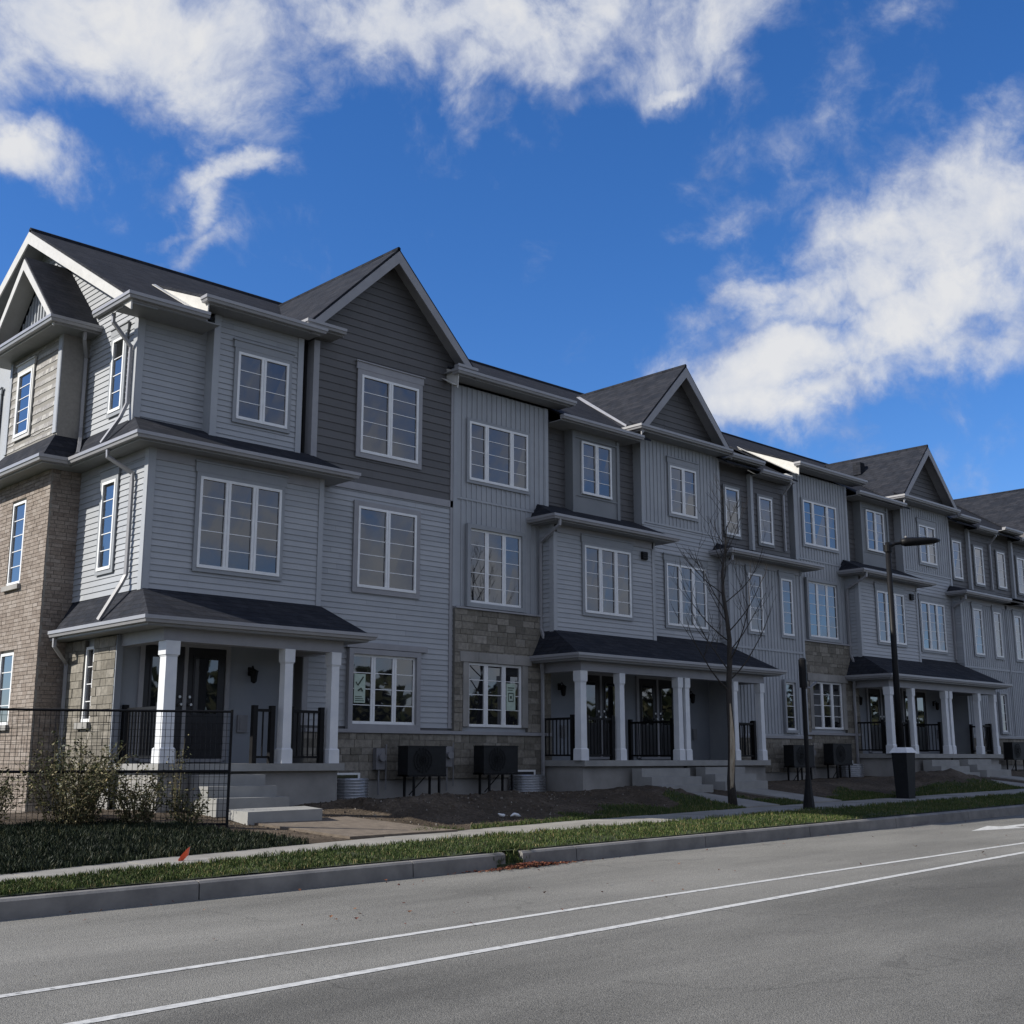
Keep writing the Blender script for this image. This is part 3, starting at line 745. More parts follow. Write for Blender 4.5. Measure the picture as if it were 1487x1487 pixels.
def bay_gable(par, dx, dz):
    """E bay: batten top, lap below, small gable, porch"""
    x0, x1 = 23.7+dx, 27.1+dx; F = FY(YW)
    b = MB(); batten(b, F, x0, x1, 8.02+dz, 10.25+dz); b.build('batten_wall', 'batten', par)
    b = MB(); lap(b, F, x0, x1, 5.0+dz, 7.97+dz); b.build('siding_wall', 'siding', par)
    b = MB(); b.box(x0, x1, YW+.001, 20.75, 4.2+dz, 10.28+dz); b.build('wall_core', 'batten', par)
    t = MB(); t.fbox(F, x0-.01, x0+.09, 7.9+dz, 10.25+dz, .0, .035); t.fbox(F, x1-.11, x1+.01, 7.6+dz, 10.25+dz, .0, .035)
    t.fbox(F, x0+.09, x1-.11, 7.97+dz, 8.02+dz, .0, .03); t.build('corner_board', 'siding', par)
    window(par, F, 24.87+dx, 26.0+dx, 8.35+dz, 9.68+dz, (1, 1), 4, tmat='casing', n=.02, head=.14)
    window(par, F, 24.62+dx, 26.3+dx, 5.34+dz, 6.98+dz, (1, 1, 1), 5, n=.02, head=.16)
    # pent eave under the gable
    b = MB(); poly_roof(b, [(23.3+dx, 19.6, 10.44+dz), (27.15+dx, 19.6, 10.44+dz), (27.15+dx, 20.02, 10.62+dz), (23.3+dx, 20.02, 10.62+dz)], .04); b.build('pent_roof', 'shingle', par)
    gutter(par, [(23.3+dx, 20.3), (23.3+dx, 19.6), (27.15+dx, 19.6)], 10.44+dz, 1)
    soffit(par, [(23.3+dx, 19.6), (27.15+dx, 19.6), (27.15+dx, 20.3), (23.3+dx, 20.3)], 10.28+dz)
    s = gable(par, 23.3+dx, 27.2+dx, 10.45, 12.5, dz)
    xm = 25.25+dx
    b = MB(); lap(b, FY(20.0), 0, 0, 10.6+dz, 12.45+dz, .16, clip=lambda z: (xm-(12.45+dz-z)/1.05, xm+(12.45+dz-z)/1.05)); b.build('gable_wall', 'dark', par)
    # ground floor
    FB = FY(20.5); b = MB(); b.fbox(FB, 23.62+dx, 27.1+dx, 1.5+dz, 4.3+dz, -.1, 0); b.build('porch_wall', 'panel', par)
    double_door(par, FB, 24.0+dx, 25.5+dx, 1.93+dz, 3.95+dz)
    lantern(par, FB, 26.1+dx, 3.6+dz)
    m = MB(); m.fbox(FB, 26.2+dx, 26.36+dx, 2.42+dz, 2.7+dz, 0, .05); m.build('mailbox', 'greybox', par)
    porch_base(par, 23.66+dx, 26.98+dx, 1.88+dz, gz(25+dx)+.55, (23.85+dx, 25.4+dx), 20.5)
    for x in (23.7, 25.68, 26.84): column(par, x+dx, 18.62, 1.88+dz, 3.86+dz, .68)
    railing(par, FY(18.78), 25.76+dx, 26.64+dx, 1.88+dz)
    railing(par, SX(26.84+dx), -19.6, -18.95, 1.88+dz)
    porch_roof_piece(par, 23.62+dx, 27.45+dx, dz, left=False, right=True, wx1=26.98+dx, ytop=20.0, ztop=5.04)

def bay_narrow(par, dx, dz, mirror=False):
    """F bay: recessed dark top with two narrow windows, batten below on a projecting face"""
    x0, x1 = 26.98+dx, 30.55+dx; F = FY(19.7)
    b = MB(); batten(b, F, x0, x1, 2.55+dz, 4.86+dz); batten(b, F, x0, x1, 4.9+dz, 7.3+dz); b.build('batten_wall', 'batten', par)
    b = MB(); b.box(x0, x1, 19.701, 20.75, .8+dz, 7.36+dz); b.build('wall_core', 'batten', par)
    S = SX(x0); b = MB(); lap(b, S, -20.0, -19.7, 5.0+dz, 7.35+dz); b.build('siding_wall', 'siding', par)
    t = MB(); t.fbox(F, x0-.02, x0+.09, 2.55+dz, 7.3+dz, .0, .035); t.fbox(F, x1-.09, x1+.01, 2.55+dz, 7.3+dz, .0, .035)
    t.fbox(F, x0+.09, x1-.09, 4.85+dz, 4.91+dz, .0, .03); t.build('corner_board', 'batten', par)
    q = [(27.85, 28.5), (29.45, 30.0)] if not mirror else [(27.6, 28.15), (29.2, 29.85)]
    for a, c in q: window(par, F, a+dx, c+dx, 5.34+dz, 6.98+dz, (1,), 5, tmat='casing', n=.02, head=.12)
    window(par, F, 29.4+dx, 29.9+dx, 2.66+dz, 4.0+dz, (1,), 4, tmat='casing', n=.02, deep=.05)
    masonry(par, 'stone_wall', F, x0, x1, 1.5+dz, 2.42+dz, [], 'stone', 'stonemortar', seed=int(dx*5)+8)
    s = MB(); s.fbox(F, x0, x1, 2.425+dz, 2.495+dz, 0, .13); s.build('stone_ledge', 'trim', par)
    s = MB(); s.fbox(F, x0, x1, .5+dz, 1.495+dz, 0, .05); s.build('foundation', 'concrete', par)
    skirt_roof(par, x0, x1-.05, 19.7, 7.48+dz, 20.2, 7.82+dz, lw=.35, rw=.45)
    # top storey
    F3 = FY(20.1); b = MB(); lap(b, F3, 27.1+dx, 28.6+dx, 7.7+dz, 10.2+dz, .16)
    F4 = FY(20.0); lap(b, F4, 28.6+dx, 30.5+dx, 7.7+dz, 10.0+dz, .16); b.build('siding_wall', 'dark', par)
    b = MB(); b.box(27.1+dx, 28.6+dx, 20.101, 20.75, 7.5+dz, 10.2+dz); b.box(28.6+dx, 30.5+dx, 20.001, 20.75, 7.5+dz, 10.05+dz); b.build('wall_core', 'dark', par)
    t = MB(); t.fbox(F4, 28.58+dx, 28.7+dx, 7.75+dz, 10.0+dz, -.1, .035); t.build('corner_board', 'siding', par)
    window(par, F3, 27.45+dx, 28.1+dx, 8.08+dz, 9.45+dz, (1,), 4, tmat='darkpanel', n=.02)
    window(par, F4, 28.95+dx, 29.6+dx, 8.0+dz, 9.38+dz, (1,), 4, tmat='darkpanel', n=.02)
    gutter(par, [(27.15+dx, 19.6), (28.7+dx, 19.6)], 10.3+dz, 1)
    soffit(par, [(27.1+dx, 19.6), (28.7+dx, 19.6), (28.7+dx, 20.2), (27.1+dx, 20.2)], 10.16+dz)
    gutter(par, [(28.6+dx, 19.62), (30.1+dx, 19.62)], 10.08+dz, 1)
    soffit(par, [(28.6+dx, 19.62), (30.4+dx, 19.62), (30.4+dx, 20.2), (28.6+dx, 20.2)], 9.94+dz)
    if not mirror:
        downspout(par, [(30.2+dx, 19.66, 10.0+dz), (30.2+dx, 19.66, 9.9+dz), (30.2+dx, 19.94, 9.6+dz), (30.2+dx, 19.94, 7.9+dz)])
        downspout(par, [(26.75+dx, 19.36, 7.37+dz), (26.75+dx, 19.36, 7.2+dz), (26.9+dx, 19.92, 6.95+dz), (26.9+dx, 19.94, 6.8+dz), (26.9+dx, 19.94, 5.1+dz)])

# ---------------- T1 : corner house --------------------------------------
T1 = house((13.4, 24, 1.0), 'corner townhouse at the left end with beige brick side and big dark gable')
core(T1, 9.72, 17.2, .5, 20.75)
XS = 9.7
# ground floor
FB = FY(20.3)
b = MB(); b.fbox(FB, XS, 13.4, 1.2, 4.3, -.1, 0); b.build('porch_wall', 'panel', T1)
double_door(T1, FB, 10.2, 11.85, 1.88, 3.93); lantern(T1, FB, 12.4, 3.55)
m = MB(); m.fbox(FB, 12.15, 12.36, 2.4, 2.72, 0, .05); m.fbox(FB, 12.19, 12.32, 2.45, 2.67, .051, .06); m.build('mailbox', 'greybox', T1)
porch_base(T1, XS+.03, 13.4, 1.83, 1.08, (10.3, 11.5), 20.3)
for x in (9.88, 12.2, 13.22): column(T1, x, 18.62, 1.83, 3.86, 0.92 if x < 10 else .74)
railing(T1, SX(9.88), -20.28, -18.95, 1.83); railing(T1, FY(18.78), 12.3, 13.06, 1.83); railing(T1, FY(18.78), 11.55, 12.0, 1.83)
# porch roof wraps the side
b = MB()
poly_roof(b, [(9.3, 18.44, 4.23), (13.82, 18.44, 4.23), (13.42, 19.56, 4.85), (9.72, 19.56, 4.85)], .05)
poly_roof(b, [(9.3, 18.44, 4.23), (9.72, 19.56, 4.85), (9.72, 22.34, 4.85), (9.3, 22.1, 4.23)][::-1], .05)
poly_roof(b, [(9.3, 22.1, 4.23), (9.72, 22.34, 4.85), (9.71, 22.345, 4.23)], .05)
poly_roof(b, [(13.82, 18.44, 4.23), (13.82, 20.0, 4.23), (13.42, 20.0, 4.85), (13.42, 19.56, 4.85)][::-1], .05)
b.build('porch_roof', 'shingle', T1)
gutter(T1, [(9.3, 22.14), (9.3, 18.44), (13.82, 18.44), (13.82, 20.0)], 4.23)
b = MB(); b.box(9.31, 13.8, 18.45, 20.3, 4.07, 4.1); b.box(9.31, 9.7, 20.301, 22.33, 4.07, 4.1); b.build('soffit', 'soffit', T1)
b = MB(); b.box(9.72, 13.4, 18.68, 18.92, 3.86, 4.069); b.box(9.72, 9.95, 18.921, 20.29, 3.86, 4.069); b.box(13.15, 13.38, 18.921, 19.97, 3.86, 4.069); b.build('porch_beam', 'trim', T1)
# side ground floor stone
S = SX(XS)
masonry(T1, 'stone_wall', S, -22.34, -20.25, 1.35, 4.05, [(-21.52, -21.12, 2.5, 4.05)], 'stone', 'stonemortar', t=.07, seed=31)
b = MB(); b.box(XS-.06, XS+.06, 20.22, 20.3, 1.35, 4.06); b.build('corner_board', 'panel', T1)
window(T1, S, -21.5, -21.14, 2.56, 3.92, (1,), 4, trim=0, n=.0)
b = MB(); b.fbox(S, -21.58, -21.06, 2.44, 2.55, 0, .14); b.build('window_sill', 'concrete', T1)
b = MB(); b.fbox(S, -22.34, -20.25, .5, 1.345, 0, .04); b.build('foundation', 'concrete', T1)
v = MB(); v.fbox(S, -21.75, -21.6, 1.65, 1.8, .07, .11); v.build('wall_vent', 'black', T1)
# middle storey box A2
F = FY(19.55); b = MB(); lap(b, F, XS, 13.42, 4.82, 7.38); lap(b, S, -22.34, -19.55, 4.82, 7.38); b.build('siding_wall', 'siding', T1)
b = MB(); b.box(XS+.0, 13.42, 19.551, 20.76, 4.3, 7.4); b.build('wall_core', 'siding', T1)
t = MB(); t.fbox(F, XS-.02, XS+.11, 4.8, 7.4, 0, .035); t.fbox(F, 13.32, 13.43, 4.6, 7.4, 0, .035); t.fbox(S, -19.66, -19.52, 4.8, 7.4, 0, .035); t.build('corner_board', 'siding', T1)
window(T1, F, 10.70, 12.44, 5.3, 6.99, (1, 1, 1), 5, n=.02, head=.18)
window(T1, S, -21.28, -20.72, 5.3, 6.98, (1,), 5, n=.02, head=.14)
# skirt roof over A2, wrapping the side
b = MB()
poly_roof(b, [(9.3, 19.15, 7.5), (13.85, 19.15, 7.5), (13.42, 20.05, 7.98), (9.72, 20.3, 8.1)], .04)
poly_roof(b, [(9.3, 19.15, 7.5), (9.72, 20.3, 8.1), (9.72, 22.42, 8.1), (9.3, 21.96, 7.5)][::-1], .04)
poly_roof(b, [(8.75, 21.96, 7.5), (9.3, 21.96, 7.5), (9.72, 22.42, 8.1), (9.17, 22.42, 8.1)], .04)
poly_roof(b, [(8.75, 21.96, 7.5), (9.17, 22.42, 8.1), (9.17, 24.95, 8.1), (8.75, 25.4, 7.5)][::-1], .04)
poly_roof(b, [(13.85, 19.15, 7.5), (13.85, 20.0, 7.5), (13.42, 20.05, 7.98)][::-1], .04)
b.build('skirt_roof', 'shingle', T1)
gutter(T1, [(8.75, 25.4), (8.75, 21.96), (9.3, 21.96), (9.3, 19.15), (13.85, 19.15), (13.85, 20.0)], 7.5)
b = MB(); b.box(9.3, 13.85, 19.15, 20.0, 7.36, 7.382); b.box(9.3, 9.7, 20.001, 21.96, 7.36, 7.382); b.box(8.76, 9.7, 21.961, 25.4, 7.36, 7.382); b.build('soffit', 'soffit', T1)
b = MB(); b.fbox(F, XS, 13.42, 7.16, 7.358, 0, .03); b.fbox(S, -21.96, -19.55, 7.2, 7.358, 0, .03); b.build('frieze_board', 'trim', T1)
# top storey A3
F3 = FY(20.3); Fb = FY(20.0)
b = MB(); lap(b, F3, XS, 13.3, 8.0, 10.12); lap(b, Fb, 11.1, 13.12, 7.9, 10.35)
lap(b, S, 0, 0, 8.05, 12.95, clip=lambda z: (max(-26.5, -24.75-(13.0-z)/MAIN_S), min(-20.3, -24.75+(13.0-z)/MAIN_S)) )
b.build('siding_wall', 'siding', T1)
b = MB(); b.box(XS, 13.35, 20.301, 20.78, 7.9, 10.1); b.box(11.1, 13.12, 20.001, 20.3, 7.8, 10.36)
b.prism([(XS+.003, 20.31, 8.0), (XS+.003, 29.4, 8.0), (XS+.003, 29.4, 10.1), (XS+.003, 24.75, 12.95), (XS+.003, 20.31, 10.3)], (.3, 0, 0)); b.build('wall_core', 'siding', T1)
t = MB(); t.fbox(F3, XS-.02, XS+.11, 8.0, 10.1, 0, .035); t.fbox(S, -20.42, -20.27, 8.0, 10.1, 0, .035); t.fbox(Fb, 11.08, 11.22, 7.9, 10.35, 0, .035); t.fbox(Fb, 13.0, 13.13, 7.9, 10.35, 0, .035); t.build('corner_board', 'siding', T1)
window(T1, Fb, 11.62, 12.78, 8.36, 9.72, (1, 1), 4, n=.02, head=.14)
window(T1, S, -21.25, -20.75, 8.32, 9.78, (1,), 4, n=.02, head=.14)
# B bay
b = MB(); xm = 15.28
lap(b, FY(YW), 13.4, 17.24, 2.55, 7.4); b.build('siding_wall', 'siding', T1)
b = MB(); lap(b, FY(YW), 0, 0, 7.55, 12.75, .17, clip=lambda z: (max(13.4, xm-(12.78-z)/1.02), min(17.24, xm+(12.78-z)/1.02))); b.build('gable_wall', 'dark', T1)
b = MB(); b.box(13.4, 17.24, YW+.001, 20.78, 1.0, 10.6); b.prism([(13.4, YW+.002, 10.6), (17.24, YW+.002, 10.6), (xm, YW+.002, 12.7)], (0, .4, 0)); b.build('wall_core', 'dark', T1)
t = MB(); FW = FY(YW); t.fbox(FW, 13.38, 13.52, 7.55, 10.4, -.2, .035); t.fbox(FW, 13.38, 13.5, 2.55, 7.4, 0, .035); t.fbox(FW, 17.12, 17.2, 2.55, 10.4, 0, .035); t.fbox(FW, 13.4, 17.2, 7.4, 7.55, 0, .035); t.build('corner_board', 'trim', T1)
window(T1, FW, 14.60, 16.15, 8.22, 9.92, (1, 1), 5, tmat='trim', n=.02, head=.16, trim=.11)
window(T1, FW, 14.60, 16.15, 5.37, 7.07, (1, 1), 5, n=.02, trim=.11, tmat='trim', head=0)
w1 = window(T1, FW, 14.53, 16.17, 2.60, 4.0, (1, 1, 1), 4, n=.025, trim=.11, deep=.06, tmat='trim')
s = MB(); s.fbox(FW, 14.35, 16.45, 4.12, 4.24, 0, .13); s.build('window_head', 'trim', T1)
masonry(T1, 'stone_wall', FW, 13.4, 17.24, 1.5, 2.42, [], 'stone', 'stonemortar', t=.11, seed=77)
s = MB(); s.fbox(FW, 13.4, 17.24, 2.425, 2.495, 0, .15); s.build('stone_ledge', 'trim', T1)
s = MB(); s.fbox(FW, 13.4, 17.24, .4, 1.495, 0, .06); s.build('foundation', 'concrete', T1)
# notice sheets stuck inside the ground floor glass
def notice(par, F, u0, u1, z0, z1, n, style):
    b = MB(); b.fbox(F, u0, u1, z0, z1, n, n+.002)
    w, h = u1-u0, z1-z0
    if style == 0:
        b.tube([F.p(u0+w*.15, z0+h*.72, n+.004), F.p(u0+w*.32, z0+h*.6, n+.004), F.p(u0+w*.8, z0+h*.9, n+.004)], .016, 4, 1)
        b.tube([F.p(u0+w*.35, z0+h*.42, n+.004), F.p(u0+w*.6, z0+h*.5, n+.004), F.p(u0+w*.75, z0+h*.4, n+.004)], .02, 4, 1)
        for k in range(3): b.fbox(F, u0+w*.1, u0+w*(.9-.1*k), z0+h*(.06+.07*k), z0+h*(.085+.07*k), n+.003, n+.005, 1)
    else:
        for (a, c, d, e) in ((.2, .8, .62, .66), (.2, .8, .32, .36), (.2, .27, .36, .62), (.73, .8, .36, .62), (.4, .6, .44, .54), (.15, .85, .82, .86), (.15, .7, .74, .77)):
            b.fbox(F, u0+w*a, u0+w*c, z0+h*d, z0+h*e, n+.003, n+.005, 1)
    o = b.build('notice', ['paper', 'ink'], par); o['label'] = 'green paper notice stuck on the glass'
notice(w1, FW, 14.60, 14.88, 3.02, 3.60, .049, 0)
# roofs of T1
b = MB()
poly_roof(b, [(9.2, 20.75, mz(20.75)), (17.4, 20.75, mz(20.75)), (17.4, 24.75, 13.1), (9.2, 24.75, 13.1)], .05)
poly_roof(b, [(9.2, 19.6, 10.1), (10.8, 19.6, 10.1), (10.8, 20.75, mz(20.75)), (9.2, 20.75, mz(20.75))], .05)
poly_roof(b, [(17.4, 24.75, 13.1), (17.4, 29.9, 10.1), (9.2, 29.9, 10.1), (9.2, 24.75, 13.1)][::-1], .05)
b.tube([(9.2, 24.75, 13.09), (17.4, 24.75, 13.09)], .07, 6); b.build('roof', 'shingle', T1)
r = MB()
for (ya, za, yb, zb) in ((19.6, 10.1, 24.75, 13.1), (29.9, 10.1, 24.75, 13.1)):
    r.prism([(9.18, ya, za-.05), (9.18, yb, zb-.05), (9.18, yb, zb-.05-.27), (9.18, ya, za-.05-.2)], (.03, 0, 0))
r.build('rake_board', 'cap', T1)
r = MB()
for (ya, za, yb, zb) in ((19.62, 10.0, 24.75, 12.99), (29.9, 10.0, 24.75, 12.99)):
    r.prism([(9.21, ya, za), (9.21, yb, zb), (9.72, yb, zb), (9.72, ya, za)], (0, 0, -.02))
r.box(9.23, 11.0, 19.62, 20.3, 10.0, 10.02); r.build('soffit', 'soffit', T1)
gutter(T1, [(9.2, 21.0), (9.2, 19.6), (10.72, 19.6)], 10.16)
shed(T1, 10.72, 13.25)
gable(T1, 13.0, 17.5, 10.62, 12.87)
gutter(T1, [(13.0, 20.3), (13.0, 19.6), (13.85, 19.6)], 10.62); soffit(T1, [(13.0, 19.6), (13.85, 19.6), (13.85, 20.0), (13.0, 20.0)], 10.48)
gutter(T1, [(16.9, 19.6), (17.5, 19.6)], 10.6); soffit(T1, [(16.9, 19.6), (17.5, 19.6), (17.5, 20.0), (16.9, 20.0)], 10.46)
# brick block with shake top and small side gable
SB = SX(9.15)
masonry(T1, 'brick_wall', SB, -24.95, -22.34, .9, 7.36, [(-24.14, -23.46, 5.2, 6.98), (-24.14, -23.46, 2.5, 3.97)], 'brick', 'mortar', t=.05, rows=(.074, .076), lens=(.2, .22), gap=.009, jit=.006, seed=4)
masonry(T1, 'brick_wall', FY(22.37), 9.12, 9.7, .9, 7.36, [], 'brick', 'mortar', t=.03, rows=(.074, .076), lens=(.2, .22), gap=.009, jit=.006, seed=6)
b = MB(); b.box(9.151, 9.7, 22.371, 24.95, .5, 10.2); b.build('wall_core', 'mortar', T1)
window(T1, SB, -24.12, -23.48, 5.26, 6.93, (1,), 5, trim=0, n=-.0)
window(T1, SB, -24.12, -23.48, 2.54, 3.92, (1,), 4, trim=0, n=-.0)
for zz in (5.15, 2.44):
    b = MB(); b.fbox(SB, -24.2, -23.4, zz, zz+.1, 0, .12); b.build('window_sill', 'concrete', T1)
S2 = SX(9.17)
shakes(T1, S2, -24.95, -22.42, 8.12, 10.1, [(-24.5, -23.65, 8.25, 9.85)])
b = MB(); b.fbox(FY(22.42), 9.17, 9.7, 7.9, 10.15, 0, .012); b.build('return_wall', 'panel', T1)
t = MB(); t.fbox(S2, -22.54, -22.40, 8.1, 10.1, 0, .045); t.fbox(FY(22.42), 9.13, 9.28, 8.1, 10.1, .013, .04); t.fbox(S2, -24.95, -24.84, 8.1, 10.1, 0, .045); t.build('corner_board', 'siding', T1)
window(T1, S2, -24.42, -23.72, 8.36, 9.72, (1,), 5, tmat='cap', n=.03, trim=.07, head=.12)
window(T1, S, -27.6, -26.92, 8.4, 9.9, (1,), 5, n=.02, head=.12)
# side dormer gable
ym, zp = 23.66, 12.0
b = MB()
for (yf_, zf_) in ((21.93, 10.24), (25.39, 10.24)):
    poly_roof(b, [(8.75, yf_, zf_), (8.75, ym, zp), (11.4 if False else 9.75, ym, zp), (9.75, yf_, zf_)], .05)
b.build('side_gable_roof', 'shingle', T1)
b = MB()
for yf_ in (21.93, 25.39): b.prism([(8.77, yf_, 10.185), (8.77, ym, 11.93), (9.16, ym, 11.93), (9.16, yf_, 10.185)], (0, 0, -.015))
b.build('soffit', 'cap', T1)
r = MB()
for yf_ in (21.93, 25.39):
    r.prism([(8.73, ym, zp-.05), (8.73, yf_, 10.19), (8.73, yf_, 10.05), (8.73, ym, zp-.29)], (.03, 0, 0))
r.build('rake_board', 'cap', T1)
b = MB(); batten(b, SX(9.17), 0, 0, 0, 0) if False else None
yy = -24.95
b = MB(); Sg = SX(9.16)
b.prism([(9.16, 22.3, 10.3), (9.16, 25.0, 10.3), (9.16, ym, 11.85)], (.02, 0, 0))
while yy < -22.3:
    zt = 10.3 + max(0, (1.3-abs(-yy-ym)))*1.02+.1
    if zt > 10.45: b.fbox(Sg, yy-.025, yy+.025, 10.3, zt, .001, .025)
    yy += .15
b.build('gable_wall', 'batten', T1)
b = MB(); poly_roof(b, [(8.77, 22.2, 10.24), (8.77, 25.1, 10.24), (9.17, 25.1, 10.38), (9.17, 22.2, 10.38)][::-1], .03); b.build('pent_roof', 'shingle', T1)
gutter(T1, [(8.75, 25.4), (8.75, 21.93), (9.7, 21.93)], 10.24)
b = MB(); b.box(8.76, 9.7, 21.94, 25.39, 10.1, 10.12); b.build('soffit', 'soffit', T1)
# downspouts on the side wall
downspout(T1, [(9.26, 20.45, 10.02), (9.26, 20.45, 9.85), (9.62, 20.42, 9.45), (9.62, 20.42, 9.3), (9.62, 20.42, 8.35), (9.5, 20.42, 8.05), (9.33, 20.75, 7.6)])
downspout(T1, [(9.26, 20.3, 7.38), (9.26, 20.3, 7.25), (9.62, 20.02, 6.95), (9.62, 20.02, 6.8), (9.62, 20.02, 5.1), (9.55, 20.02, 4.95), (9.3, 20.3, 4.3)])
downspout(T1, [(9.27, 22.02, 4.12), (9.27, 22.02, 3.95), (9.6, 22.2, 3.65), (9.6, 22.2, 3.5), (9.6, 22.2, 1.0)])
downspout(T1, [(9.4, 22.0, 10.12), (9.4, 22.0, 9.95), (9.6, 22.33, 9.7), (9.6, 22.33, 9.5), (9.6, 22.33, 8.25), (9.5, 22.1, 7.9), (9.35, 21.8, 7.6)])
# meter boxes
def meters(par, x, z, y=19.87):
    b = MB(); b.box(x, x+.22, y-.12, y, z, z+.42); b.tube([(x+.11, y-.12, z+.24), (x+.11, y-.2, z+.24)], .08, 12)
    b.tube([(x+.11, y-.06, z), (x+.11, y-.06, z-.5)], .02, 6); b.tube([(x+.3, y-.05, z+.5), (x+.3, y-.05, z-.4)], .014, 6)
    b.build('meter_box', 'greybox', par)
meters(T1, 15.05, 1.7); meters(T1, 16.85, 1.75)

# ---------------- T2.. --------------------------------------------------
T2 = house((20.4, 24, 1.1), 'second townhouse from the left, batten front on stone, dark top storey beside it')
core(T2, 17.24, 23.66)
w = bay_batten_stone(T2, 0, 0); bay_door(T2, 0, 0)
notice(w, FY(YW), 18.84, 19.12, 2.98, 3.58, .03, 1)
main_roof(T2, 17.4, 23.7, 0, [(20.5, 23.7)])
T3 = house((27.1, 24, 1.2), 'third townhouse, small gable over batten, behind the bare tree')
core(T3, 23.66, 30.5)
bay_gable(T3, 0, 0); bay_narrow(T3, 0, .05)
main_roof(T3, 23.7, 30.5, 0, [(27.0, 30.5)])
T4 = house((33.9, 24, 1.3), 'fourth townhouse, batten over stone foot, behind the slim post, left of the street lamp')
D = 13.55
core(T4, 30.5, 37.2)
bay_batten_stone(T4, 13.6, .18); bay_door(T4, D, .19)
main_roof(T4, 30.5, 37.25, .12, [(34.1, 37.25)])
T5 = house((40.7, 24, 1.4), 'fifth townhouse, small gable right of the street lamp')
core(T5, 37.2, 44.2)
bay_gable(T5, D, .19); bay_narrow(T5, D, .2)
main_roof(T5, 37.25, 44.2, .12, [(40.6, 44.2)])
T6 = house((48, 24, 1.5), 'last townhouse at the right edge of the photo, dark roof slope rising')
core(T6, 44.1, 53)
bay_narrow(T6, 17.1, .2, True)
main_roof(T6, 44.2, 56, .12, [(44.2, 47.7)])
b = MB(); b.box(47.25, 47.75, 19.98, 20.8, 1.2, 10.75); b.build('wall_core', 'dark', T6)
gable(T6, 47.6, 52.1, 10.62, 12.87, .2)
b = MB(); lap(b, FY(YW), 47.6, 52, 2.6, 7.5); b.build('siding_wall', 'siding', T6)
b = MB(); lap(b, FY(YW), 0, 0, 7.7, 12.9, .17, clip=lambda z: (max(47.7, 49.85-(12.95-z)/1.02), min(52.0, 49.85+(12.95-z)/1.02))); b.build('gable_wall', 'dark', T6)
v = MB(); v.box(38.0, 38.3, 21.8, 22.1, 11.9, 12.35); v.build('roof_vent', 'shingle', T5)
meters(T4, 29.9+.8, 1.85, 19.87)

# ------------------------------------------------------------------ objects by the wall
def condenser(loc, label):
    x, y, z = loc
    e = empty('air_conditioner', loc, label, 'air conditioner', 'heat pump units on stands along the house fronts')
    b = MB(); b.box(x-.5, x+.5, y-.16, y+.16, z+.5, z+1.05); b.box(x-.51, x+.51, y-.17, y+.17, z+1.051, z+1.07)
    body = b.build('body', 'acblack', e)
    g = MB(); 
    for r in (.08, .16, .23):
        n = 20; pts = [(x-.12+r*math.cos(2*math.pi*k/n), y-.172, z+.78+r*math.sin(2*math.pi*k/n)) for k in range(n+1)]
        g.tube(pts, .005, 4, caps=False)
    for k in range(8):
        a = math.pi*k/8; g.tube([(x-.12-.26*math.cos(a), y-.175, z+.78-.26*math.sin(a)), (x-.12+.26*math.cos(a), y-.175, z+.78+.26*math.sin(a))], .004, 4)
    g.build('fan_grille', 'black', body)
    for sx in (-.33, .33):
        for sy in (-.15, .15):
            l = MB(); l.box(x+sx-.02, x+sx+.02, y+sy-.02, y+sy+.02, z-.1, z+.46); l.build('leg', 'black', e)
    l = MB(); l.box(x-.5, x+.5, y-.18, y-.14, z+.46, z+.499); l.box(x-.5, x+.5, y+.14, y+.18, z+.46, z+.499)
    l.tube([(x-.33, y, z+.1), (x+.1, y, z+.47)], .012, 4); l.build('stand_rail', 'black', e)
    l = MB(); l.tube([(x+.46, y+.05, z+.7), (x+.55, y+.1, z+.72), (x+.6, y+.3, z+.9), (x+.6, y+.42, z+.95)], .018, 6); l.build('pipe', 'litter', e)
    return e
condenser((15.95, 19.4, 1.10), 'black heat pump box on legs below the window of the big gable')
condenser((18.0, 19.4, 1.12), 'black heat pump box on legs right beside the corrugated well near the porch')
condenser((29.2, 19.15, 1.22), 'dark heat pump box on legs half hidden behind the slim black post')
condenser((31.6, 19.4, 1.28), 'dark heat pump box just right of the slim black post')
condenser((42.6, 19.1, 1.42), 'dark heat pump box at the far right edge beside the third porch')

def window_well(loc, label):
    x, y, z = loc; e = None
    b = MB(); n = 14; rows = 22; h = .52; i0 = len(b.v)
    for r in range(rows+1):
        zz = z-.1+(h+.1)*r/rows; off = .014*(1 if r % 2 else -1)
        for k in range(n+1):
            a = math.pi*k/n; rx = .44+off; ry = .5+off
            b.v.append((x-rx*math.cos(a), y-ry*math.sin(a), zz))
    for r in range(rows):
        for k in range(n):
            a = i0+r*(n+1)+k; b.f.append((a, a+1, a+n+2, a+n+1)); b.m.append(0)
    o = b.build('window_well', 'steel', smooth=False)
    tag(o, label, 'window well', 'corrugated window wells by the foundation')
    g = MB(); g.fbox(FY(19.85), x-.36, x+.36, z+.02, z+.62, 0, .03); g.fbox(FY(19.85), x-.3, x+.3, z+.06, z+.58, .031, .034, 1)
    w = g.build('basement_window', ['white', 'glass'], o)
    return o
window_well((14.35, 19.84, 1.02), 'corrugated steel window well beside the corner porch foundation')
window_well((19.25, 19.84, 1.05), 'corrugated steel window well left of the drain pipe at the second porch')
window_well((32.75, 19.84, 1.25), 'corrugated steel window well far right, next to the third porch')

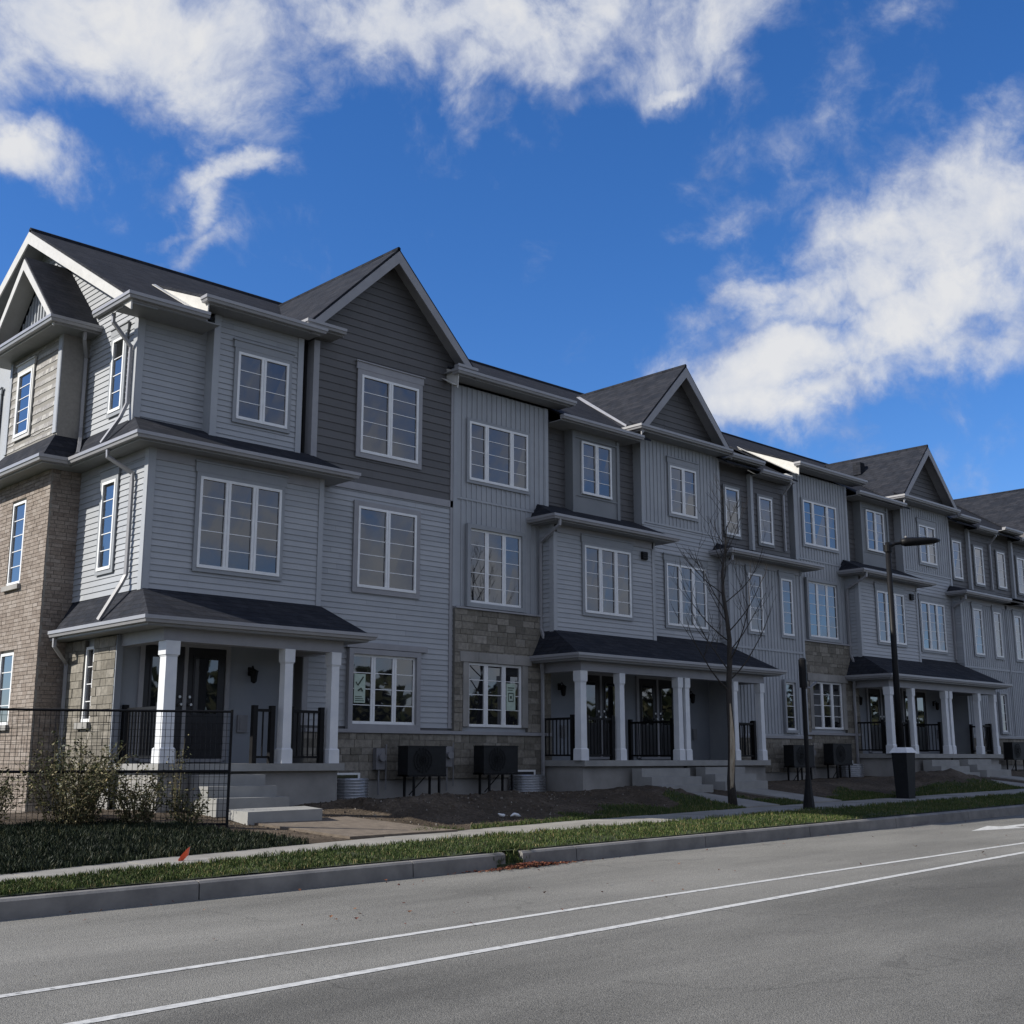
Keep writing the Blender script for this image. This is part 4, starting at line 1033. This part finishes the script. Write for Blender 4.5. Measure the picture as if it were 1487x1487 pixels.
# loose concrete step slab
b = MB(); b.hexa([(10.28, 16.72, .9), (11.6, 16.62, .92), (11.75, 17.35, .98), (10.3, 17.4, .98), (10.28, 16.72, 1.10), (11.6, 16.62, 1.12), (11.75, 17.35, 1.14), (10.3, 17.4, 1.12)])
tag(b.build('step_slab', 'deck'), 'loose grey concrete slab lying in front of the corner porch steps', 'slab')
# sandy path in front of slab and concrete walks to the porches
def walkway(name, pts, mat, lift=.02):
    b = MB()
    for i in range(len(pts)-1):
        (xa0, xa1, ya), (xb0, xb1, yb) = pts[i], pts[i+1]; n = 6
        for k in range(n):
            s, t = k/n, (k+1)/n
            p = [(xa0+(xb0-xa0)*s, ya+(yb-ya)*s), (xa1+(xb1-xa1)*s, ya+(yb-ya)*s), (xa1+(xb1-xa1)*t, ya+(yb-ya)*t), (xa0+(xb0-xa0)*t, ya+(yb-ya)*t)]
            b.hexa([(q[0], q[1], yz-.3) for q in p for yz in (gz(q[0])+.3,)] + [(q[0], q[1], gz(q[0])+.29+.33*min(1, max(0, q[1]-lerp(q[0], FAR))/(18.7-lerp(q[0], FAR)))+lift) for q in p])
    return kind(b.build(name, mat), 'structure')
walkway('dirt_path', [(10.9, 13.0, 14.9), (10.35, 12.3, 16.9)], 'sand', .035)
walkway('entry_walk', [(21.6, 22.8, 15.5), (21.6, 22.8, 17.75)], 'walk', .03)
walkway('entry_walk', [(24.1, 25.3, 15.5), (24.1, 25.3, 17.75)], 'walk', .03)
walkway('entry_walk', [(35.1, 36.4, 15.4), (35.1, 36.4, 17.75)], 'walk', .03)
walkway('entry_walk', [(37.6, 38.8, 15.4), (37.6, 38.8, 17.75)], 'walk', .03)

# ------------------------------------------------------------------ fence panel, flag, litter
e = empty('fence_panel', (7.0, 17.6, .9), 'dark wire mesh construction fence panel in front of the corner house', 'fence')
A = Vector((9.85, 16.6)); ztop = 2.62
B_ = Vector((4.2, 19.6)); dv = (B_-A).normalized(); LN = (B_-A).length
def fp(s, z): q = A + dv*s; return (q.x, q.y, z)
fb = .88
b = MB(); b.tube([fp(0, .7), fp(0, ztop+.03)], .022, 8); b.tube([fp(0, .86), fp(.0, .86)][:1]+[fp(.05, .86)], .03, 4) if False else None
b.build('post', 'black', e)
b = MB(); b.tube([fp(3.6, .7), fp(3.6, ztop+.03)], .022, 8); b.build('post', 'black', e)
for z in (ztop, 1.72, fb+.06):
    b = MB(); b.tube([fp(0, z), fp(LN, z)], .02, 8); b.build('rail', 'black', e)
b = MB(); s = .07
while s < LN: b.tube([fp(s, fb+.06), fp(s, ztop)], .004, 4, caps=False); s += .075
z = fb+.16
while z < ztop: b.tube([fp(0, z), fp(LN, z)], .004, 4, caps=False); z += .10
b.build('wire_mesh', 'black', e)

e = empty('survey_flag', (7.62, 13.75, .66), 'small orange survey flag at the edge of the sidewalk', 'flag')
b = MB(); b.tube([(7.62, 13.75, .6), (7.66, 13.74, .86)], .003, 4); b.build('wire_stake', 'steel', e)
b = MB()
P0 = [(7.66, 13.74, .86), (7.60, 13.70, .84), (7.54, 13.72, .77), (7.48, 13.69, .72)]
P1 = [(7.645, 13.745, .76), (7.6, 13.71, .74), (7.55, 13.73, .68), (7.50, 13.70, .64)]
for i in range(3): b.face([P0[i], P0[i+1], P1[i+1], P1[i]])
b.build('flag_cloth', 'orange', e)
def litter(loc, pts, label):
    b = MB(); x, y, z = loc
    b.tube([(x+p[0], y+p[1], z+p[2]) for p in pts], [.01, .03, .035, .012][:len(pts)], 5)
    tag(b.build('plastic_scrap', 'litter', smooth=True), label, 'litter', 'white plastic scraps on the soil')
litter((14.95, 16.05, yard(14.95, 16.05)+.03), [(0, 0, .03), (.06, 0, 0), (.14, .02, -.01), (.18, .02, 0)], 'thin crumpled white plastic scrap on the soil, left one of two')
litter((15.2, 16.0, yard(15.2, 16.0)+.03), [(0, 0, 0), (.08, 0, .03), (.18, .01, .01), (.26, .02, -.01)], 'wider crumpled white plastic scrap on the soil, right one of two')

# ------------------------------------------------------------------ street lamp, post, pedestal
lx, ly = 28.36, 15.62; lz = gz(lx)+.28
e = empty('street_lamp', (lx, ly, lz), 'tall dark street lamp with one flat head in front of the third porch', 'street lamp')
b = MB(); b.tube([(lx, ly, lz-.2), (lx, ly, lz+6.45)], [.09, .068], 12); b.build('pole', 'black', e, smooth=True)
zt = lz+6.32
b = MB(); b.tube([(lx, ly, zt-.12), (lx, ly, zt+.06)], .1, 12); b.tube([(lx, ly, zt), (lx+.15, ly-.12, zt+.1), (lx+.35, ly-.25, zt+.14)], .045, 8)
b.build('arm', 'black', e)
b = MB(); hx, hy = lx+.3, ly-.22; d = Vector((.8, -.6)); q = Vector((.6, .8))
sec = [(0, .08, .08), (.12, .14, .12), (.5, .2, .11), (.9, .18, .08), (1.05, .07, .04)]
i0 = len(b.v); K = 10
for (s, w_, h_) in sec:
    for k in range(K):
        a = 2*math.pi*k/K; u = math.cos(a)*w_; v_ = math.sin(a)*h_
        b.v.append((hx+d.x*s+q.x*u, hy+d.y*s+q.y*u, zt+.15+.06*s+v_))
for r in range(len(sec)-1):
    for k in range(K):
        c = (k+1) % K; b.f.append((i0+r*K+k, i0+r*K+c, i0+(r+1)*K+c, i0+(r+1)*K+k)); b.m.append(0)
b.f.append(tuple(i0+k for k in range(K))); b.m.append(0); b.f.append(tuple(i0+(len(sec)-1)*K+k for k in range(K))); b.m.append(0)
hd = b.build('lamp_head', 'black', e, smooth=True)
b = MB(); b.tube([(hx+d.x*.15, hy+d.y*.15, zt+.23), (hx+d.x*.15, hy+d.y*.15, zt+.31)], .04, 8); b.build('sensor', 'greybox', hd)
b = MB(); b.tube([(hx+d.x*.3, hy+d.y*.3, zt+.105), (hx+d.x*.85, hy+d.y*.85, zt+.135)], [.05, .04], 6); b.build('lens', 'lensgrey', hd)

px_, py_ = 27.62, 15.15; pz = gz(px_)+.25
e = empty('utility_pedestal', (px_, py_, pz), 'dark tapered utility pedestal with pale lid in front of the third porch', 'pedestal')
b = MB(); b.hexa([(px_-.15, py_-.16, pz-.1), (px_+.15, py_-.16, pz-.1), (px_+.15, py_+.16, pz-.1), (px_-.15, py_+.16, pz-.1), (px_-.21, py_-.2, pz+1.12), (px_+.21, py_-.2, pz+1.12), (px_+.21, py_+.2, pz+1.12), (px_-.21, py_+.2, pz+1.12)])
b.box(px_-.25, px_+.25, py_-.25, py_+.25, pz-.1, pz+.05); b.build('body', 'acblack', e)
b = MB(); b.hexa([(px_-.25, py_-.24, pz+1.121), (px_+.25, py_-.24, pz+1.121), (px_+.25, py_+.24, pz+1.121), (px_-.25, py_+.24, pz+1.121), (px_-.17, py_-.16, pz+1.25), (px_+.16, py_-.16, pz+1.25), (px_+.16, py_+.16, pz+1.25), (px_-.17, py_+.16, pz+1.25)])
b.build('lid', 'litter', e)

qx, qy = 22.1, 14.3; qz = gz(qx)+.27
e = empty('slim_post', (qx, qy, qz), 'slim black post with thicker top and flared base on the grass strip', 'post')
b = MB(); b.tube([(qx-.02, qy, qz-.1), (qx-.02, qy, qz+.1), (qx-.01, qy, qz+.45), (qx, qy, qz+.7)], [.14, .12, .075, .055], 8); b.build('base', 'black', e)
b = MB(); b.tube([(qx, qy, qz+.6), (qx-.01, qy, qz+2.55)], .048, 8); b.build('shaft', 'black', e)
b = MB(); b.tube([(qx-.01, qy, qz+2.5), (qx-.01, qy, qz+3.08), (qx-.01, qy, qz+3.12)], [.082, .082, .05], 10); b.build('sleeve', 'black', e)
b = MB(); b.tube([(qx, qy, qz+2.5), (qx+.15, qy-.05, qz+2.5), (qx+.33, qy-.1, qz+2.62)], [.03, .022, .03], 6); b.build('arm', 'greybox', e)

# ------------------------------------------------------------------ bare trees
def bare_tree(loc, seed, label, h=6.9, peel=True):
    rng = random.Random(seed); x, y, z = loc
    e = empty('bare_tree', loc, label, 'tree', 'bare young street trees')
    pts = [Vector((x, y, z-.2))]; rad = [.11]; n = 12
    for i in range(1, n+1):
        t = i/n; pts.append(Vector((x+.06*math.sin(i*.9+seed), y+.05*math.cos(i*1.3), z+h*.82*t))); rad.append(.08*(1-t)**.75+.010)
    b = MB(); b.tube(pts, rad, 9); tr = b.build('trunk', 'bark', e, smooth=True)
    if peel:
        p = MB(); rr = []
        for i in range(9):
            t = i/8; zz = z+.15+2.0*t; w_ = .045*math.sin(math.pi*min(1, t*1.02+.02))+.012
            rr.append((zz, w_))
        for (za, wa), (zb, wb) in zip(rr, rr[1:]):
            ra = .098-.02*(za-z)/2
            def ring(zz, w_):
                cx = x+.06*math.sin(((zz-z)/(h*.82)*12)*.9+seed); cy = y+.05*math.cos(((zz-z)/(h*.82)*12)*1.3)
                return [(cx+(ra+.004)*math.sin(a), cy-(ra+.004)*math.cos(a), zz) for a in (-w_/ra-.7, -w_/ra*.3-.7, w_/ra*.3-.7, w_/ra-.7)]
            A1, B1 = ring(za, wa), ring(zb, wb)
            for k in range(3): p.face([A1[k], A1[k+1], B1[k+1], B1[k]])
        p.build('peeled_patch', 'peeled', tr)
    c = MB()
    def branch(p, d, ln, r, depth):
        k = 6; q = [p.copy()]; rr = [r]; dd = d.copy()
        for i in range(k):
            dd = (dd + Vector((rng.uniform(-.14, .14), rng.uniform(-.14, .14), .10 + rng.uniform(-.04, .08)))).normalized()
            q.append(q[-1] + dd*ln/k); rr.append(r*(1-(i+1)/k*.8)+.0015)
        c.tube(q, rr, 5, caps=False)
        if depth > 0:
            for i in range(rng.randint(3, 4) if depth > 1 else rng.randint(2, 3)):
                j = rng.randint(2, k-1); a = rng.uniform(0, 2*math.pi)
                nd = (dd*.9 + Vector((math.cos(a), math.sin(a), .25))*.75).normalized()
                branch(q[j], nd, ln*rng.uniform(.35, .6), rr[j]*.6, depth-1)
    for i in range(18):
        t = .40 + .59*i/17; k = t*n; j = min(int(k), n-1); p = pts[j].lerp(pts[j+1], k-j)
        a = i*2.4 + seed + rng.uniform(-.4, .4)
        up = .75 if t < .8 else 1.3
        d = Vector((math.cos(a), math.sin(a), up)).normalized()
        branch(p, d, (1.75*(1-t)+.95)*rng.uniform(.8, 1.15), .018*(1.25-t)+.003, 2)
    c.build('crown', 'bark', e, smooth=True)
    return e
bare_tree((21.6, 15.85, yard(21.6, 15.85)), 3, 'bare young tree with peeled bark before the second porch', 7.4)


# ------------------------------------------------------------------ vegetation
rngg = random.Random(21)
def blades(name, spots, hh, mat, label, cat, wid=.006):
    v = []; f = []
    for (x, y, z, k) in spots:
        a = rngg.uniform(0, 6.283); h = hh*rngg.uniform(.5, 1.25)*k; w_ = wid*rngg.uniform(.7, 1.4)
        lx_, ly_ = rngg.uniform(-.5, .5)*h, rngg.uniform(-.5, .5)*h
        i = len(v); ca, sa = math.cos(a)*w_, math.sin(a)*w_
        v += [(x-ca, y-sa, z-.01), (x+ca, y+sa, z-.01), (x+lx_*.4+ca*.7, y+ly_*.4+sa*.7, z+h*.6), (x+lx_, y+ly_, z+h), (x+lx_*.4-ca*.7, y+ly_*.4-sa*.7, z+h*.6)]
        f.append((i, i+1, i+2, i+3, i+4))
    me = bpy.data.meshes.new(name); me.from_pydata(v, [], f); me.materials.append(M[mat]); me.update()
    o = bpy.data.objects.new(name, me); COL.objects.link(o); tag(o, label, cat); return kind(o, 'stuff')
sp = []
cnt = 0
while cnt < 62000:
    t = rngg.random(); x = 2.5 + 30*t**1.25; yn = lerp(x, NEAR); y = rngg.uniform(12.44, yn+.05)
    d = .5 + fbm(x, y, 1.6)
    if 11.4 < x < 12.1: y = rngg.uniform(12.30, yn)
    if rngg.random() > d*1.25: continue
    k = .75 + .9*max(0, fbm(x+5, y, 2.2)+.15)
    edge = 1 + (.35 if y > yn-.12 else 0)
    zz = yard(x, max(y, 12.45)) if y > 12.5 or not 11.44 < x < 12.03 else gz(x)+.05+.15*(y-12.3)/.2
    sp.append((x, y, zz, k*edge)); cnt += 1
    if 11.3 < x < 12.15 and y < 12.8:
        for _ in range(3): sp.append((x+rngg.gauss(0, .04), max(12.31, y+rngg.gauss(0, .04)), zz, k*1.3))
blades('grass', sp, .05, 'blade', 'short green grass on the strip between curb and sidewalk', 'grass')
sp = []; cnt = 0
while cnt < 26000:
    x = 3 + 42*rngg.random()**1.3; yf = lerp(x, FAR); y = yf + rngg.random()**1.2*3.6
    if y > 19 or not turf_at(x, y): continue
    if any(a < x < c for a, c in ((21.55, 22.85), (24.05, 25.35), (35.0, 36.5), (37.5, 38.9))): continue
    k = .8 + .8*max(0, fbm(x, y+3, 1.9))
    if x < 9.8: continue
    sp.append((x, y, yard(x, y), k)); cnt += 1
blades('yard_grass', sp, .07, 'blade', 'darker patchy grass on the yards behind the sidewalk', 'grass')

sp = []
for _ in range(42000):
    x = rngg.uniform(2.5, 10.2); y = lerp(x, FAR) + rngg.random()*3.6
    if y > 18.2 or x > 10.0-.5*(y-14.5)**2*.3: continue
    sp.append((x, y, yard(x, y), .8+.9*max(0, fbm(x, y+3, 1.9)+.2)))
blades('shade_toned_cover', sp, .085, 'cover', 'low ground cover between the sidewalk and the wire fence, shade put into its colour', 'ground cover', .009)
def weed(loc, h, rad, nst, nleaf, seed, label, lf=.03):
    rng = random.Random(seed); x, y, z = loc
    e = empty('weed_bush', loc, label, 'bush', 'wild weeds behind the wire fence')
    st = MB(); lv = MB()
    for i in range(nst):
        a = rng.uniform(0, 6.28); r0 = rad*.35*rng.random(); r1 = rad*rng.uniform(.3, 1); hh = h*rng.uniform(.55, 1)*(1.05-.35*r1/rad)
        p0 = Vector((x+r0*math.cos(a), y+r0*math.sin(a), z-.05)); p1 = Vector((x+(r0+r1)*.5*math.cos(a), y+(r0+r1)*.5*math.sin(a), z+hh*.6)); p2 = Vector((x+r1*math.cos(a+.3), y+r1*math.sin(a+.3), z+hh))
        st.tube([p0, p1, p2], [.008, .006, .002], 4, caps=False)
        for k in range(nleaf//nst):
            t = rng.random()**.8; p = (p0.lerp(p1, t*2) if t < .5 else p1.lerp(p2, t*2-1)) + Vector((rng.gauss(0, .05), rng.gauss(0, .05), rng.gauss(0, .03)))
            u = Vector((rng.gauss(0, 1), rng.gauss(0, 1), rng.gauss(0, .6))).normalized(); w_ = u.cross(Vector((rng.gauss(0, 1), rng.gauss(0, 1), rng.gauss(0, 1)))).normalized()
            s = lf*rng.uniform(.5, 1.3)
            lv.face([p, p+u*s+w_*s*.45, p+u*s*2, p+u*s-w_*s*.45])
    st.build('stems', 'stem', e); lv.build('foliage', 'leaf', e, recalc=False)
    return e
def wl(x, y): return (x, y, yard(x, y))
weed(wl(7.85, 17.6), 1.6, .85, 70, 3600, 1, 'tall pale green weed bush in the middle, behind the wire fence')
weed(wl(5.6, 18.4), 1.15, .8, 60, 2400, 2, 'low weed clump at the left edge of the photo behind the wire fence')
weed(wl(8.75, 17.3), 1.0, .6, 44, 1700, 4, 'weed bush right of the tallest one behind the wire fence')
weed(wl(9.6, 17.7), 1.45, .18, 9, 320, 5, 'single tall thin weed stalk before the porch door', .022)
weed(wl(6.7, 18.0), 1.0, .7, 44, 1900, 6, 'low dark weed clump between the left clump and the tall bush')
weed(wl(9.4, 16.95), .6, .4, 22, 700, 9, 'small brownish weed tuft by the fence end post', .03)

b = MB(); rw = random.Random(3)
for i in range(70):
    cx = -60+2.9*i+rw.uniform(-1, 1); cy = -34+rw.uniform(-4, 4); hh = rw.uniform(7.5, 11.5); rr = rw.uniform(2.6, 4.2)
    b.tube([(cx, cy, -.5), (cx, cy, hh*.6)], [.2, .1], 5)
    for k in range(170):
        a = rw.uniform(0, 6.28); e_ = rw.uniform(-1, 1); q = rw.random()**.4; sz = rw.uniform(.3, .75)
        p = Vector((cx+rr*q*math.cos(a)*math.sqrt(1-e_*e_), cy+rr*q*math.sin(a)*math.sqrt(1-e_*e_), hh*.52+e_*q*hh*.5))
        u = Vector((rw.gauss(0, 1), rw.gauss(0, 1), rw.gauss(0, 1))).normalized()*sz; w_ = u.cross(Vector((rw.gauss(0, 1), rw.gauss(0, 1), 1))).normalized()*sz
        b.face([p-u, p-w_, p+u, p+w_])
o = tag(b.build('wood', mat_blade('far_foliage', [(0, (.02, .03, .012)), (1, (.05, .05, .025))]), recalc=False), 'dark line of trees across the road mirrored in the lower windows', 'trees'); kind(o, 'stuff')
weed(wl(8.4, 18.4), 1.2, .8, 44, 1900, 12, 'weed clump hard against the corner porch foundation, behind the wire fence')
# leaf pile at the gutter gap and stray leaves
v = MB(); rng = random.Random(9)
for i in range(900):
    u = rng.gauss(0, 1); x = 11.75 + u*.45 + .15; y = 12.24 - abs(rng.gauss(0, .1)); z = gz(x)+.012+rng.random()*.05*math.exp(-u*u)
    if y > 12.29: y = 12.28
    s = rng.uniform(.012, .03); a = rng.uniform(0, 6.28); t = rng.uniform(-.01, .015)
    v.face([(x+s*math.cos(a+k*1.571), y+s*.7*math.sin(a+k*1.571), z+(t if k % 2 else -t*.5)) for k in range(4)])
o = tag(v.build('leaf_pile', 'deadleaf', recalc=False), 'reddish fallen leaves gathered in the gutter at the curb gap', 'leaves'); kind(o, 'stuff')
v = MB()
for i in range(110):
    x = rng.uniform(3.5, 28); y = rng.choice([rng.uniform(8.3, 12.2), 12.27-abs(rng.gauss(0, .25)), rng.uniform(8.3, 10)])
    s = rng.uniform(.012, .032); a = rng.uniform(0, 6.28); z = gz(x)+.015
    v.face([(x+s*math.cos(a+k*1.571), y+s*.6*math.sin(a+k*1.571), z+rng.uniform(-.006, .02)) for k in range(4)])
o = tag(v.build('stray_leaves', 'deadleaf', recalc=False), 'scattered dark leaves lying on the road', 'leaves'); kind(o, 'stuff')
# clods and stones on the soil
v = MB()
for i in range(2600):
    x = rng.uniform(9.9, 20); y = rng.uniform(15.2, 19.3)
    if turf_at(x, y) or (10.3 < x < 12.6 and y < 17 and rng.random() < .35): continue
    s = rng.uniform(.008, .024)*(2.0 if rng.random() < .03 else 1); z = yard(x, y)
    pts = [(x+s*rng.uniform(.7, 1.2)*math.cos(k*1.571+i), y+s*rng.uniform(.7, 1.2)*math.sin(k*1.571+i), z-.01) for k in range(4)]
    v.hexa(pts + [(x+(p[0]-x)*.6, y+(p[1]-y)*.6, z+s*rng.uniform(.5, 1)) for p in pts])
o = tag(v.build('soil_clods', mat_island('clods', [(0, (.05, .038, .028)), (.8, (.11, .085, .06)), (1, (.27, .25, .22))]), smooth=False), 'clods and pebbles strewn over the bare soil by the corner house', 'soil'); kind(o, 'stuff')

# ------------------------------------------------------------------ sun, sky, clouds
S_DIR = Vector((-1, .6, .78)).normalized()
el = math.asin(S_DIR.z); az = math.atan2(S_DIR.x, S_DIR.y)
sd = bpy.data.lights.new('sun', 'SUN'); sd.energy = 4.8; sd.angle = R(.5); sd.color = (1, .95, .86)
so = bpy.data.objects.new('sun', sd); COL.objects.link(so)
so.rotation_euler = S_DIR.to_track_quat('Z', 'Y').to_euler()

# camera
H = 1.9; YAW = R(43.6); PIT = R(11.6); FP = 1750.; IMG = 1487.
cam = bpy.data.cameras.new('camera'); co = bpy.data.objects.new('camera', cam); COL.objects.link(co)
co.location = (0, 0, H); co.rotation_euler = (R(90)+PIT, 0, -YAW)
cam.sensor_width = 36; cam.lens = FP/IMG*36; cam.clip_end = 8000
scene.camera = co

def pdir(px, py):                                       # sky direction used to place a cloud bank
    cy_, sy_ = math.cos(YAW), math.sin(YAW); cp, sp_ = math.cos(PIT), math.sin(PIT)
    Fv = Vector((sy_*cp, cy_*cp, sp_)); Rv = Vector((cy_, -sy_, 0)); Uv = Rv.cross(Fv)
    return (Fv*FP + Rv*(px-IMG/2) - Uv*(py-IMG/2)).normalized()
wd = bpy.data.worlds.new('World'); scene.world = wd; wd.use_nodes = True
nt = wd.node_tree; bg = nt.nodes['Background']
sky = nt.nodes.new('ShaderNodeTexSky'); sky.sky_type = 'NISHITA'; sky.sun_disc = False
sky.sun_elevation = el; sky.sun_rotation = az; sky.altitude = 200; sky.air_density = 1.0; sky.dust_density = .3; sky.ozone_density = 3.0
tc = nt.nodes.new('ShaderNodeTexCoord'); gen = tc.outputs['Generated']
def vmath(op, a, b=None, out=0):
    n = nt.nodes.new('ShaderNodeVectorMath'); n.operation = op
    for i, v_ in enumerate((a, b)):
        if v_ is None: continue
        if isinstance(v_, (tuple, Vector, list)): n.inputs[i].default_value = tuple(v_)
        elif isinstance(v_, (int, float)): n.inputs['Scale'].default_value = v_
        else: L(nt, v_, n.inputs[i])
    return n.outputs[out]
nrm = vmath('NORMALIZE', gen)
sep = nt.nodes.new('ShaderNodeSeparateXYZ'); L(nt, nrm, sep.inputs[0])
den = math_n(nt, 'ADD', math_n(nt, 'MAXIMUM', sep.outputs[2], .0), .18)
cb = nt.nodes.new('ShaderNodeCombineXYZ')
L(nt, math_n(nt, 'DIVIDE', sep.outputs[0], den), cb.inputs[0]); L(nt, math_n(nt, 'DIVIDE', sep.outputs[1], den), cb.inputs[1])
def ntex(vec, scale, det, rough, dist=0.):
    n = nt.nodes.new('ShaderNodeTexNoise'); n.inputs['Scale'].default_value = scale; n.inputs['Detail'].default_value = det
    n.inputs['Roughness'].default_value = rough; n.inputs['Distortion'].default_value = dist; L(nt, vec, n.inputs['Vector']); return n.outputs['Fac']
plane = cb.outputs[0]
wn = nt.nodes.new('ShaderNodeTexNoise'); wn.inputs['Scale'].default_value = 5.; wn.inputs['Detail'].default_value = 5; L(nt, nrm, wn.inputs['Vector'])
warp = vmath('ADD', nrm, vmath('SCALE', vmath('SUBTRACT', wn.outputs['Color'], (.5, .5, .5)), .10))
n1 = ntex(warp, 8.5, 10, .60, .0)
n2 = ntex(warp, 26., 8, .62, .1)
nz = math_n(nt, 'ADD', math_n(nt, 'MULTIPLY', n1, .66), math_n(nt, 'MULTIPLY', n2, .34))
# cloud banks: (px, py, half width, half height, tilt deg, weight)
BANKS = [(120, 30, 330, 95, 6, 1.05), (140, 115, 210, 40, 18, .78), (310, 140, 110, 20, 14, .45), (30, 238, 75, 45, 30, 1.1),
         (340, 262, 105, 18, 2, .62), (300, 305, 55, 26, -62, .62), (290, 358, 66, 20, 10, .58), (240, 330, 50, 12, -8, .5),
         (500, 20, 90, 45, 30, .9), (600, 50, 130, 60, 10, 1.0), (740, 50, 180, 80, 0, 1.15), (700, 150, 55, 50, 60, .75), (830, 110, 90, 40, -10, .8),
         (975, 118, 42, 20, 0, .85), (1050, 30, 130, 65, -30, .95), (1060, 90, 60, 40, 40, .7),
         (1250, 60, 220, 70, -18, .36), (1130, 180, 150, 45, -20, .38), (1300, 160, 160, 40, -10, .36), (1050, 300, 150, 26, -12, .38),
         (1330, 330, 210, 70, -20, .95), (1440, 290, 140, 100, -22, 1.05), (1150, 410, 120, 26, -6, .8), (1260, 400, 170, 60, -20, .95),
         (1150, 515, 170, 55, -17, 1.25), (1330, 450, 190, 62, -18, 1.1), (1100, 570, 100, 55, 8, 1.2), (1210, 555, 130, 45, -15, .95),
         (1430, 490, 130, 55, -10, .85), (1640, 350, 180, 170, 0, 1.0)]
wn2 = nt.nodes.new('ShaderNodeTexNoise'); wn2.inputs['Scale'].default_value = 7.; wn2.inputs['Detail'].default_value = 7; wn2.inputs['Roughness'].default_value = .6; L(nt, nrm, wn2.inputs['Vector'])
wrp2 = vmath('ADD', nrm, vmath('SCALE', vmath('SUBTRACT', wn2.outputs['Color'], (.5, .5, .5)), .13))
mask = None
for (px, py, hw, hh, tl, wgt) in BANKS:
    c = pdir(px, py); rt = Vector((math.cos(YAW), -math.sin(YAW), 0)); rt = (rt - c*rt.dot(c)).normalized(); up = rt.cross(c)
    t = R(tl); a = (rt*math.cos(t) - up*math.sin(t)); b_ = (rt*math.sin(t) + up*math.cos(t))
    dlt = vmath('SUBTRACT', wrp2, tuple(c))
    u = vmath('DOT_PRODUCT', dlt, tuple(a/(hw/FP)), out=1); v_ = vmath('DOT_PRODUCT', dlt, tuple(b_/(hh/FP)), out=1)
    w_ = vmath('DOT_PRODUCT', dlt, tuple(c/.35), out=1)
    r2 = math_n(nt, 'ADD', math_n(nt, 'ADD', math_n(nt, 'MULTIPLY', u, u), math_n(nt, 'MULTIPLY', v_, v_)), math_n(nt, 'MULTIPLY', w_, w_))
    g = math_n(nt, 'MULTIPLY', math_n(nt, 'POWER', 2.718, math_n(nt, 'MULTIPLY', r2, -.75)), wgt)
    mask = g if mask is None else math_n(nt, 'MAXIMUM', mask, g)
# general broken cloud elsewhere in the sky
behind = math_n(nt, 'MULTIPLY', math_n(nt, 'SUBTRACT', .12, sep.outputs[1]), 2.6, clamp=True)
leftc = math_n(nt, 'MULTIPLY', math_n(nt, 'SUBTRACT', math_n(nt, 'MULTIPLY', sep.outputs[0], -1.), .3), 2.5, clamp=True)
mask = math_n(nt, 'MAXIMUM', mask, math_n(nt, 'MULTIPLY', leftc, .8))
mask = math_n(nt, 'MAXIMUM', mask, math_n(nt, 'MULTIPLY', behind, .85))
dens = math_n(nt, 'ADD', math_n(nt, 'MULTIPLY', mask, .95), math_n(nt, 'MULTIPLY', math_n(nt, 'SUBTRACT', nz, .5), 2.8))
mr = nt.nodes.new('ShaderNodeMapRange'); mr.interpolation_type = 'SMOOTHSTEP'; L(nt, dens, mr.inputs['Value'])
mr.inputs['From Min'].default_value = .16; mr.inputs['From Max'].default_value = 1.02
alpha = math_n(nt, 'MULTIPLY', mr.outputs[0], .93)
sh_f = math_n(nt, 'ADD', math_n(nt, 'MULTIPLY', dens, .45), math_n(nt, 'MULTIPLY', ntex(warp, 16., 8, .6, .1), .75))
sh_f = math_n(nt, 'SUBTRACT', sh_f, math_n(nt, 'MULTIPLY', behind, .08))
shade = ramp(nt, sh_f, [(.30, (.30, .33, .43)), (.52, (.46, .53, .74)), (.74, (.80, .84, .93)), (.95, (1, 1, 1))])
hs = nt.nodes.new('ShaderNodeHueSaturation'); hs.inputs['Saturation'].default_value = 1.17; hs.inputs['Value'].default_value = 1.0
tint = nt.nodes.new('ShaderNodeMix'); tint.data_type = 'RGBA'; tint.blend_type = 'MULTIPLY'; tint.inputs['Factor'].default_value = 1
L(nt, sky.outputs[0], tint.inputs['A']); tint.inputs['B'].default_value = (1.10, 1.20, 1.52, 1); L(nt, tint.outputs['Result'], hs.inputs['Color'])
SKYS = .075
scl = nt.nodes.new('ShaderNodeMix'); scl.data_type = 'RGBA'; scl.blend_type = 'MULTIPLY'; scl.inputs['Factor'].default_value = 1
L(nt, shade, scl.inputs['A']); CL = 8.0; scl.inputs['B'].default_value = (CL, CL, CL, 1)
mx = nt.nodes.new('ShaderNodeMix'); mx.data_type = 'RGBA'; L(nt, alpha, mx.inputs['Factor']); L(nt, hs.outputs[0], mx.inputs['A']); L(nt, scl.outputs['Result'], mx.inputs['B'])
L(nt, mx.outputs['Result'], bg.inputs['Color']); bg.inputs['Strength'].default_value = SKYS

for o in bpy.data.objects:
    if '_wl' in o.keys(): del o['_wl']
scene.render.engine = 'CYCLES'
scene.view_settings.view_transform = 'Standard'; scene.view_settings.look = 'None'
scene.view_settings.exposure = 0.44; scene.view_settings.gamma = 1
scene.render.resolution_x = 1024; scene.render.resolution_y = 1024
